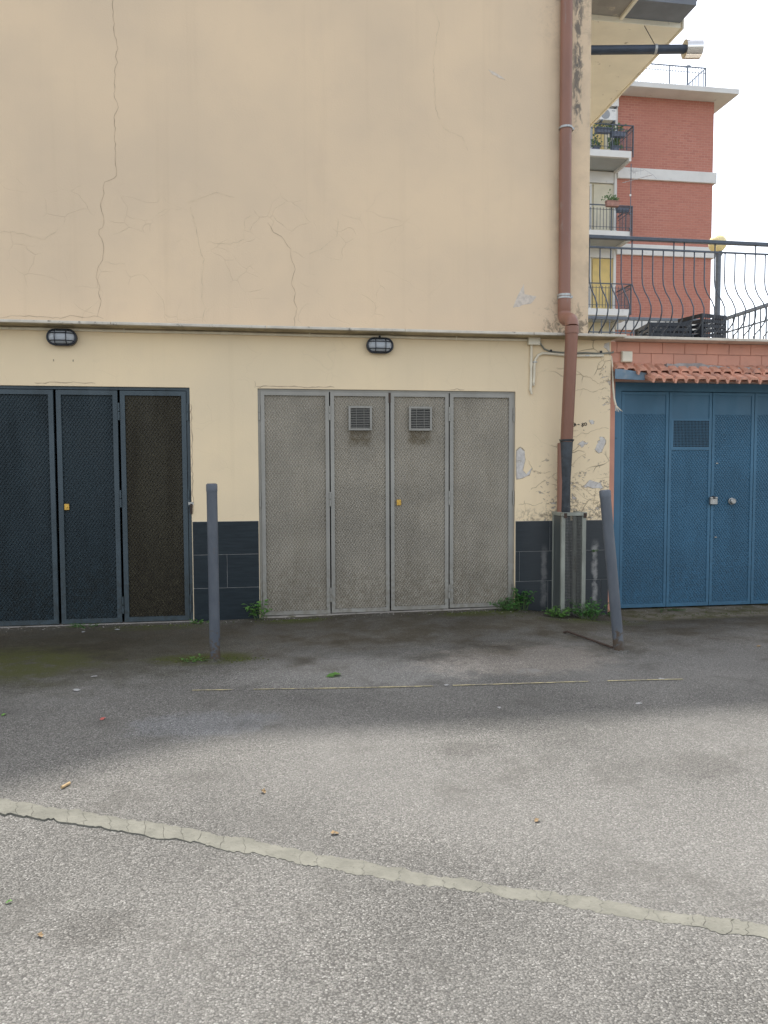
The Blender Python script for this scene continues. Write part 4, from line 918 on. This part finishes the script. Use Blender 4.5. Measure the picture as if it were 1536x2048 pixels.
# ================================================================== WEEDS
def weed(loc, n, hgt, spread, ls, label, mat='leaf', seed=1, bias=(0, 0), group='weeds along the wall'):
    rnd = random.Random(seed); r = thing('weed', label, 'weed', loc, group); L0 = Vector(loc)
    st = MB(); lf = MB()
    for i in range(n):
        a = rnd.uniform(0, 2*math.pi); d = spread*math.sqrt(rnd.random()); hh = hgt*rnd.uniform(.35, 1.0)
        p0 = L0+Vector((d*.35*math.cos(a), d*.25*math.sin(a)-.01, -.005)); p2 = L0+Vector((d*math.cos(a)+bias[0]*hh, min(d*math.sin(a)*.8+bias[1]*hh, -L0.y-.03), hh))
        p1 = (p0+p2)/2+Vector((0, 0, hh*.25))
        path = [p0, p0.lerp(p1, .6), p1.lerp(p2, .5), p2]; st.tube(path, [.0022, .002, .0016, .001], 4)
        for j in range(rnd.randint(4, 7)):
            u = rnd.uniform(.25, 1); c = p0.lerp(p1, u*2) if u < .5 else p1.lerp(p2, u*2-1)
            b = rnd.uniform(0, 2*math.pi); tl = rnd.uniform(-.35, .5); dirv = Vector((math.cos(b)*math.cos(tl), math.sin(b)*math.cos(tl), math.sin(tl)))
            side = dirv.cross(Vector((rnd.uniform(-.3, .3), rnd.uniform(-.3, .3), 1))).normalized(); nn = side.cross(dirv)
            l = ls*rnd.uniform(.6, 1.25); wd = l*rnd.uniform(.34, .5); o = len(lf.v)
            pts = [c, c+dirv*l*.35+side*wd*.8+nn*l*.08, c+dirv*l*.7+side*wd*.6+nn*l*.05, c+dirv*l-nn*l*.12, c+dirv*l*.7-side*wd*.6+nn*l*.05, c+dirv*l*.35-side*wd*.8+nn*l*.08, c+dirv*l*.5]
            for q in pts:
                if q.y > -.02 and L0.y < 0: q.y = -.02-(q.y+.02)*.3
            lf.v += [tuple(q) for q in pts]; lf.f += [(o, o+1, o+6), (o+1, o+2, o+6), (o+2, o+3, o+6), (o+3, o+4, o+6), (o+4, o+5, o+6), (o+5, o, o+6)]
    st.build('stems', 'stem', r); me = lf.build('leaves', mat, r)
def g_(x, y): return (x, y, gz(x, y))
weed(g_(-.075, -.06), 10, .19, .11, .048, 'small light green weed at the left foot of the grey door', 'leaf_light', 3, (-.2, 0))
weed(g_(2.22, -.10), 44, .11, .19, .03, 'low bushy weed under the right end of the grey garage door', 'leaf', 4)
weed(g_(2.38, -.06), 22, .25, .14, .042, 'taller dark weed between the grey door and the pipe guard', 'leaf', 5)
weed(g_(2.64, -.30), 34, .10, .14, .032, 'fresh light green tuft at the left foot of the pipe guard', 'leaf_light', 6)
weed(g_(2.93, -.32), 46, .18, .19, .036, 'bushy dark weed at the right foot of the pipe guard', 'leaf', 7, (.15, 0))
weed(g_(3.24, -.10), 9, .14, .05, .022, 'thin weed at the corner behind the leaning bollard', 'leaf', 8)
weed((3.12, -.018, .525), 5, .015, .035, .018, 'tiny weed growing from the tile joint right of the pipe guard', 'leaf_light', 9)
weed(g_(-.60, -.09), 16, .03, .14, .018, 'low weed at the right foot of the brown stained leaf', 'leaf_light', 10)
weed(g_(-1.55, -.08), 18, .025, .2, .016, 'flat strip of weed under the dark left door', 'leaf', 11)
weed(g_(-.50, -1.60), 16, .022, .12, .016, 'flat green weed beside the foot of the straight bollard', 'leaf_light', 12)
weed(g_(3.95, .12), 12, .03, .2, .016, 'low weed along the foot of the blue door', 'leaf', 13)
# moss cushions: too many and small to count
mb = MB(); rnd = random.Random(5)
for cx, cy, rx, ry, n in ((-.45, -1.56, .26, .07, 260), (-.2, -1.62, .16, .06, 90), (.25, -.17, .28, .05, 220), (1.95, -.17, .42, .06, 260), (-.9, -.16, .5, .05, 150), (2.75, -.42, .5, .05, 140), (4.2, -.2, .9, .12, 200)):
    for i in range(n):
        x = cx+rnd.gauss(0, rx*.55); y = cy+rnd.gauss(0, ry*.6)
        if y > -.03 and x < 3.3: y = -.03-rnd.random()*.03
        r = rnd.uniform(.004, .013); z = gz(x, y); o = len(mb.v)
        mb.v += [(x+r*math.cos(a), y+r*math.sin(a), z-.002) for a in (0, 1.26, 2.51, 3.77, 5.03)]+[(x, y, z+r*.55)]
        mb.f += [(o+j, o+(j+1) % 5, o+5) for j in range(5)]
tag(mb.build('moss', 'moss'), 'dark green moss cushions along the doors and the bollard foot', 'moss', kind='stuff')

# grit gathered along the foot of the walls: too small and many to count
mb = MB(); rnd = random.Random(9)
for i in range(900):
    x = rnd.uniform(-3, 5.2); wall_y = .17 if x > 3.3 else -.03
    y = wall_y-abs(rnd.gauss(0, .09))
    if 2.66 < x < 2.96 and y > -.33: continue
    r = rnd.choice((.002, .003, .003, .004, .006)); z = gz(x, y); o = len(mb.v); a0 = rnd.uniform(0, 6)
    mb.v += [(x+r*math.cos(a0+a)*rnd.uniform(.7, 1.6), y+r*math.sin(a0+a), z-.001) for a in (0, 1.57, 3.14, 4.71)]+[(x, y, z+r*.8)]
    mb.f += [(o+j, o+(j+1) % 4, o+4) for j in range(4)]
tag(mb.build('grit', 'concrete'), 'pale grit gathered along the foot of the doors and walls', 'grit', kind='stuff')

# ================================================================== LITTER
def leaflet(x, y, s, rz, mat, label, name='fallen_leaf', cat='leaf', lift=.01):
    mb = MB(); c, q = math.cos(rz), math.sin(rz); z = gz(x, y)+.004
    pts = [(0, 0, 0), (.35, .30, .35), (.55, .18, .6), (.7, .42, .5), (1, 0, .2), (.75, -.35, .7), (.5, -.2, .5), (.3, -.36, .2), (.5, 0, .15)]
    mb.v = [(x+(a*c-b*q)*s, y+(a*q+b*c)*s, z+h*lift) for a, b, h in pts]
    mb.f = [(i, i+1, 8) for i in range(7)]+[(7, 0, 8)]
    tag(mb.build(name, mat, loc=(x, y, z)), label, cat, 'litter on the asphalt')
leaflet(.36, -2.17, .11, .3, 'leaf_light', 'bright green fallen leaf on the asphalt before the grey door', lift=.022)
leaflet(-1.42, -2.68, .035, 1, 'leaf_light', 'small yellow green leaf scrap at the left edge')
leaflet(-.02, -3.92, .028, 2, 'dry', 'curled brown leaf on sunlit asphalt left of centre', lift=.02)
leaflet(.245, -4.31, .032, 3, 'dry', 'dry straw coloured leaf just beyond the pale strip', lift=.01)
leaflet(.97, -4.33, .028, .6, 'dry', 'dry brown leaf on sunlit asphalt right of centre', lift=.012)
leaflet(-.64, -4.78, .022, 2.2, 'dry', 'orange brown leaf scrap near the lower left corner')
leaflet(3.57, -1.86, .05, .2, 'dry', 'tan leaf on the shaded asphalt at the right edge')
leaflet(-.80, -4.58, .02, .2, 'leaf_light', 'yellow leaf scrap near the lower left edge')
for i, (x, y, s, lab) in enumerate(((-1.12, -1.95, .045, 'white paper scrap on the shaded asphalt left of the straight bollard'), (-1.53, -.36, .045, 'white paper scrap close to the dark left door'), (-1.24, -.30, .05, 'larger white scrap close to the brown stained leaf'), (1.09, -2.47, .04, 'white scrap on the thin yellow line'), (-1.149, -2.22, .06, 'pale scrap beside the red scrap on the left'), (2.02, -3.04, .045, 'white scrap on shaded asphalt at the right'), (1.256, -2.98, .03, 'tiny white scrap near the shadow edge'), (2.44, -2.60, .04, 'pale scrap at the right end of the thin yellow line'))):
    leaflet(x, y, s, i*1.3, 'paper', lab, 'paper_scrap', 'paper scrap', .004)
leaflet(-.876, -2.85, .04, 1.1, 'redbit', 'small red scrap on the shaded asphalt at left', 'paper_scrap', 'paper scrap', .008)
b_ = tag(MB().tube([(-.850, -3.725, .007), (-.828, -3.682, .007)], .0062, 10).build('cigarette_end', 'filter', loc=(-.84, -3.7, .009)), 'tan cigarette end on the asphalt above the pale strip', 'cigarette end', 'litter on the asphalt')

# ================================================================== APARTMENT BLOCK
AY = 22.0
ap = thing('apartment_block', 'red brick apartment block with white bands and balconies behind the terrace', 'building', (14, AY, 0))
box(13.70, 17.76, AY, AY+9, -.2, 15.86).build('brick_wall', 'brick', ap)
box(6.0, 13.698, AY+.12, AY+9, -.2, 15.86).build('rendered_wall', 'cream_render', ap)
box(13.60, 13.699, AY-.03, AY+.12, -.2, 15.86).build('corner_strip', 'white_render', ap)
box(5.5, 18.35, AY-.75, AY+9.6, 15.862, 16.06).build('roof_slab', 'white_render', ap, bevel=.01)
for z1 in (13.10, 10.17, 7.24, 4.3): box(13.70, 17.88, AY-.10, AY+.6, z1-.42, z1).build('string_course', 'white_render', ap, bevel=.01)
rr = MB(); 
for i in range(60):
    xx = 10.2+.12*i
    if xx > 17.1: break
    rr.box(xx-.008, xx+.008, AY-.45, AY-.435, 16.06, 16.88)
rr.box(10.2, 17.1, AY-.46, AY-.43, 16.88, 16.92).box(10.2, 17.1, AY-.455, AY-.435, 16.70, 16.715)
for i in range(30): yy = AY-.45+.15*i; rr.box(17.09, 17.106, yy, yy+.016, 16.06, 16.88)
rr.box(17.085, 17.11, AY-.43, AY+4, 16.88, 16.92)
for xx in (11, 12.5, 14, 15.6, 17.1): rr.box(xx-.02, xx+.02, AY-.47, AY-.43, 16.06, 16.92)
rr.build('roof_railing', 'rail_back', ap)
MB().tube([(16.55, AY-.1, 16.06), (16.55, AY-.1, 17.05)], .03, 8).tube([(16.55, AY-.1, 17.05), (16.55, AY-.1, 17.10), (16.55, AY-.1, 17.14)], [.03, .12, .05], 10).build('vent_pipe', 'rail_back', ap)
for i, zt in enumerate((13.24, 10.28, 7.38)):
    bs = box(9.0, 13.70, AY-1.22, AY+.12, zt-.25, zt).build('balcony', 'white_render', ap, bevel=.008)
    box(9.02, 13.60, AY-1.10, AY+.11, zt-.262, zt-.2505).build('underside', 'soffit_far', bs)
    box(13.61, 13.70, AY-1.21, AY-.0, zt-.36, zt-.2506).build('drip_edge', 'white_render', bs)
    rl = MB(); yf = AY-1.17
    rl.box(9.0, 13.80, yf-.02, yf+.02, zt+.93, zt+.965).box(9.0, 13.80, yf-.008, yf+.008, zt+.78, zt+.795).box(9.0, 13.80, yf-.008, yf+.008, zt+.14, zt+.155)
    xx = 9.05
    while xx < 13.8: rl.box(xx-.008, xx+.008, yf-.008, yf+.008, zt+.05, zt+.93 if False else zt+.85); xx += .128
    for xx in (11.1, 12.95, 13.78): rl.box(xx-.018, xx+.018, yf-.022, yf+.022, zt-.2, zt+.93)
    rl.build('railing', 'rail', bs)
    sr = MB(); sr.box(13.765, 13.80, yf+.02, AY, zt+.92, zt+.965).box(13.775, 13.79, yf+.02, AY, zt+.78, zt+.80).box(13.775, 13.79, yf+.02, AY, zt+.1, zt+.12)
    yy = yf+.06
    while yy < AY-.03: sr.box(13.776, 13.789, yy, yy+.014, zt+.0, zt+.92); yy += .10
    sr.build('side_railing', 'rail', bs)
for (x0, x1, z0, z1, mt) in ((12.78, 13.60, 10.30, 12.45, 'cream_shutter'), (12.78, 13.60, 7.40, 9.58, 'yellow_blind'), (12.72, 13.2, 13.26, 15.0, 'yellow_blind')):
    wf = box(x0, x1, AY+.05, AY+.119, z0, z1).build('shutter', mt, ap)
for z0, z1 in ((10.30, 12.45), (7.40, 9.58), (13.26, 15.4)):
    f = MB().box(12.05, 12.12, AY+.04, AY+.119, z0, z1).box(12.62, 12.69, AY+.04, AY+.119, z0, z1).box(12.12, 12.62, AY+.04, AY+.119, z1-.08, z1).box(12.12, 12.62, AY+.04, AY+.119, z0, z0+.1).build('window', 'white_render', ap)
    box(12.121, 12.619, AY+.08, AY+.1, z0+.101, z1-.081).build('pane', 'glass_far', f)
    f = MB().box(10.2, 10.28, AY+.04, AY+.119, z0, z1).box(11.52, 11.6, AY+.04, AY+.119, z0, z1).box(10.28, 11.52, AY+.04, AY+.119, z1-.08, z1).box(10.28, 11.52, AY+.04, AY+.119, z0, z0+.1).build('window', 'white_render', ap)
    box(10.281, 11.519, AY+.08, AY+.1, z0+.101, z1-.081).build('pane', 'glass_far', f)
for z1 in (12.5, 9.62): box(12.2, 13.599, AY+.02, AY+.119, z1, z1+.42).build('lintel_panel', 'white_render', ap)
# air conditioners
def acu(x0, z0, label):
    r = thing('air_conditioner', label, 'air conditioner', (x0+.33, AY-.1, z0), 'air conditioners on the apartment wall')
    box(x0, x0+.70, AY-.22, AY+.06, z0, z0+.44).build('casing', 'ac_white', r, bevel=.012)
    autosmooth(MB().tube([(x0+.24, AY-.221, z0+.22), (x0+.24, AY-.232, z0+.22)], [.185, .175], 24).build('fan_grille', 'ac_grille', r))
    box(x0+.50, x0+.64, AY-.225, AY-.2205, z0+.34, z0+.37).build('badge', 'ac_grille', r)
    mb = MB()
    for dx in (.1, .6): mb.box(x0+dx-.02, x0+dx+.02, AY-.25, AY+.118, z0-.06, z0-.001); mb.prism([(AY-.22, z0-.061), (AY-.17, z0-.061), (AY+.118, z0-.30), (AY+.118, z0-.36)], 'x', x0+dx-.015, x0+dx+.015)
    mb.build('bracket', 'rail_back', r)
acu(12.86, 14.79, 'white air conditioner with round fan above the top balcony')
acu(12.95, 15.33, 'upper white air conditioner half hidden by the eave')
# planters and plants on balconies
def planter(x, y, z, w_, h_, mat, label, plant=None, seed=1, d_=.18):
    r = thing('planter', label, 'planter', (x, y, z), 'planters on the balconies')
    MB().prism([(x-w_*.46, z), (x+w_*.46, z), (x+w_/2, z+h_), (x-w_/2, z+h_)], 'y', y-d_/2, y+d_/2).build('trough', mat, r, bevel=.008)
    MB().box(x-w_/2-.012, x+w_/2+.012, y-d_/2-.012, y+d_/2+.012, z+h_, z+h_+.025).build('rim', mat, r)
    if plant:
        rnd = random.Random(seed); lf = MB()
        for i in range(plant[0]):
            c = Vector((x+rnd.gauss(0, w_*.3), y+rnd.gauss(0, .06), z+h_+.03+abs(rnd.gauss(0, plant[1])))); o = len(lf.v)
            a = rnd.uniform(0, 6.28); l = plant[2]*rnd.uniform(.6, 1.2); d = Vector((math.cos(a), math.sin(a)*.6, rnd.uniform(-.2, .9))).normalized()*l; s_ = d.cross(Vector((0, 1, .3))).normalized()*l*.35
            lf.v += [tuple(q) for q in (c, c+d*.5+s_, c+d, c+d*.5-s_)]; lf.f.append((o, o+1, o+2, o+3))
        lf.build('foliage', 'leaf_far', r)
yf = AY-1.17
planter(12.62, yf+.12, 13.24+.66, .55, .16, 'pot', 'dark left trough on the top balcony rail', (40, .05, .09), 2)
planter(13.22, yf+.12, 13.24+.55, .60, .16, 'pot', 'dark right trough on the top balcony rail', (50, .14, .12), 3)
planter(13.25, AY-.75, 13.241, .26, .30, 'pot', 'dark pot with large leaved plant on the top balcony floor', (36, .16, .22), 4, .26)
planter(12.55, AY-.6, 13.241, .24, .28, 'pot', 'dark pot with tall shrub at the left of the top balcony', (50, .3, .12), 5, .24)
planter(12.92, yf-.13, 10.28+.85, .50, .18, 'pot_clay', 'clay trough with green plant on the middle balcony rail', (80, .11, .10), 6)
planter(13.45, yf+.12, 10.28+.74, .48, .16, 'pot', 'empty dark trough at the right of the middle balcony rail')
# television antenna on the middle balcony
ta = thing('television_antenna', 'thin television antenna on a mast above the middle balcony', 'antenna', (13.68, AY-1.27, 10.2))
mx, my = 13.66, AY-1.28
MB().tube([(mx, my, 10.10), (mx, my, 12.75)], .016, 6).build('mast', 'rail_back', ta)
MB().box(mx-.03, mx+.03, my-.02, my+.095, 10.9, 10.94).box(mx-.03, mx+.03, my-.02, my+.095, 10.35, 10.39).build('clamp', 'rail_back', ta)
e = MB(); e.tube([(mx-.35, my-.02, 12.03), (mx+.62, my-.5, 12.20)], .011, 6)
for u in (.1, .3, .5, .7, .9):
    c = Vector((mx-.35+.97*u, my-.02-.48*u, 12.03+.17*u)); d = Vector((.09, .17, .1))*(1.2-.4*u); e.tube([c-d, c+d], .006, 5)
e.tube([(mx+.62, my-.5, 12.20), (mx+.74, my-.55, 12.04)], .008, 5); e.tube([(mx+.62, my-.5, 12.2), (mx+.3, my-.3, 12.48)], .006, 5)
e.tube([(mx-.02, my-.02, 12.44), (mx+.45, my-.1, 12.50)], .009, 5)
for u in (0, .2, .4, .6): e.tube([(mx+.05+u*.5, my-.05, 12.35), (mx+.05+u*.5, my-.07, 12.56)], .006, 5)
e.build('elements', 'alu', ta)
MB().box(mx-.06, mx, my-.05, my-.015, 11.55, 11.62).build('amplifier', 'ac_white', ta)
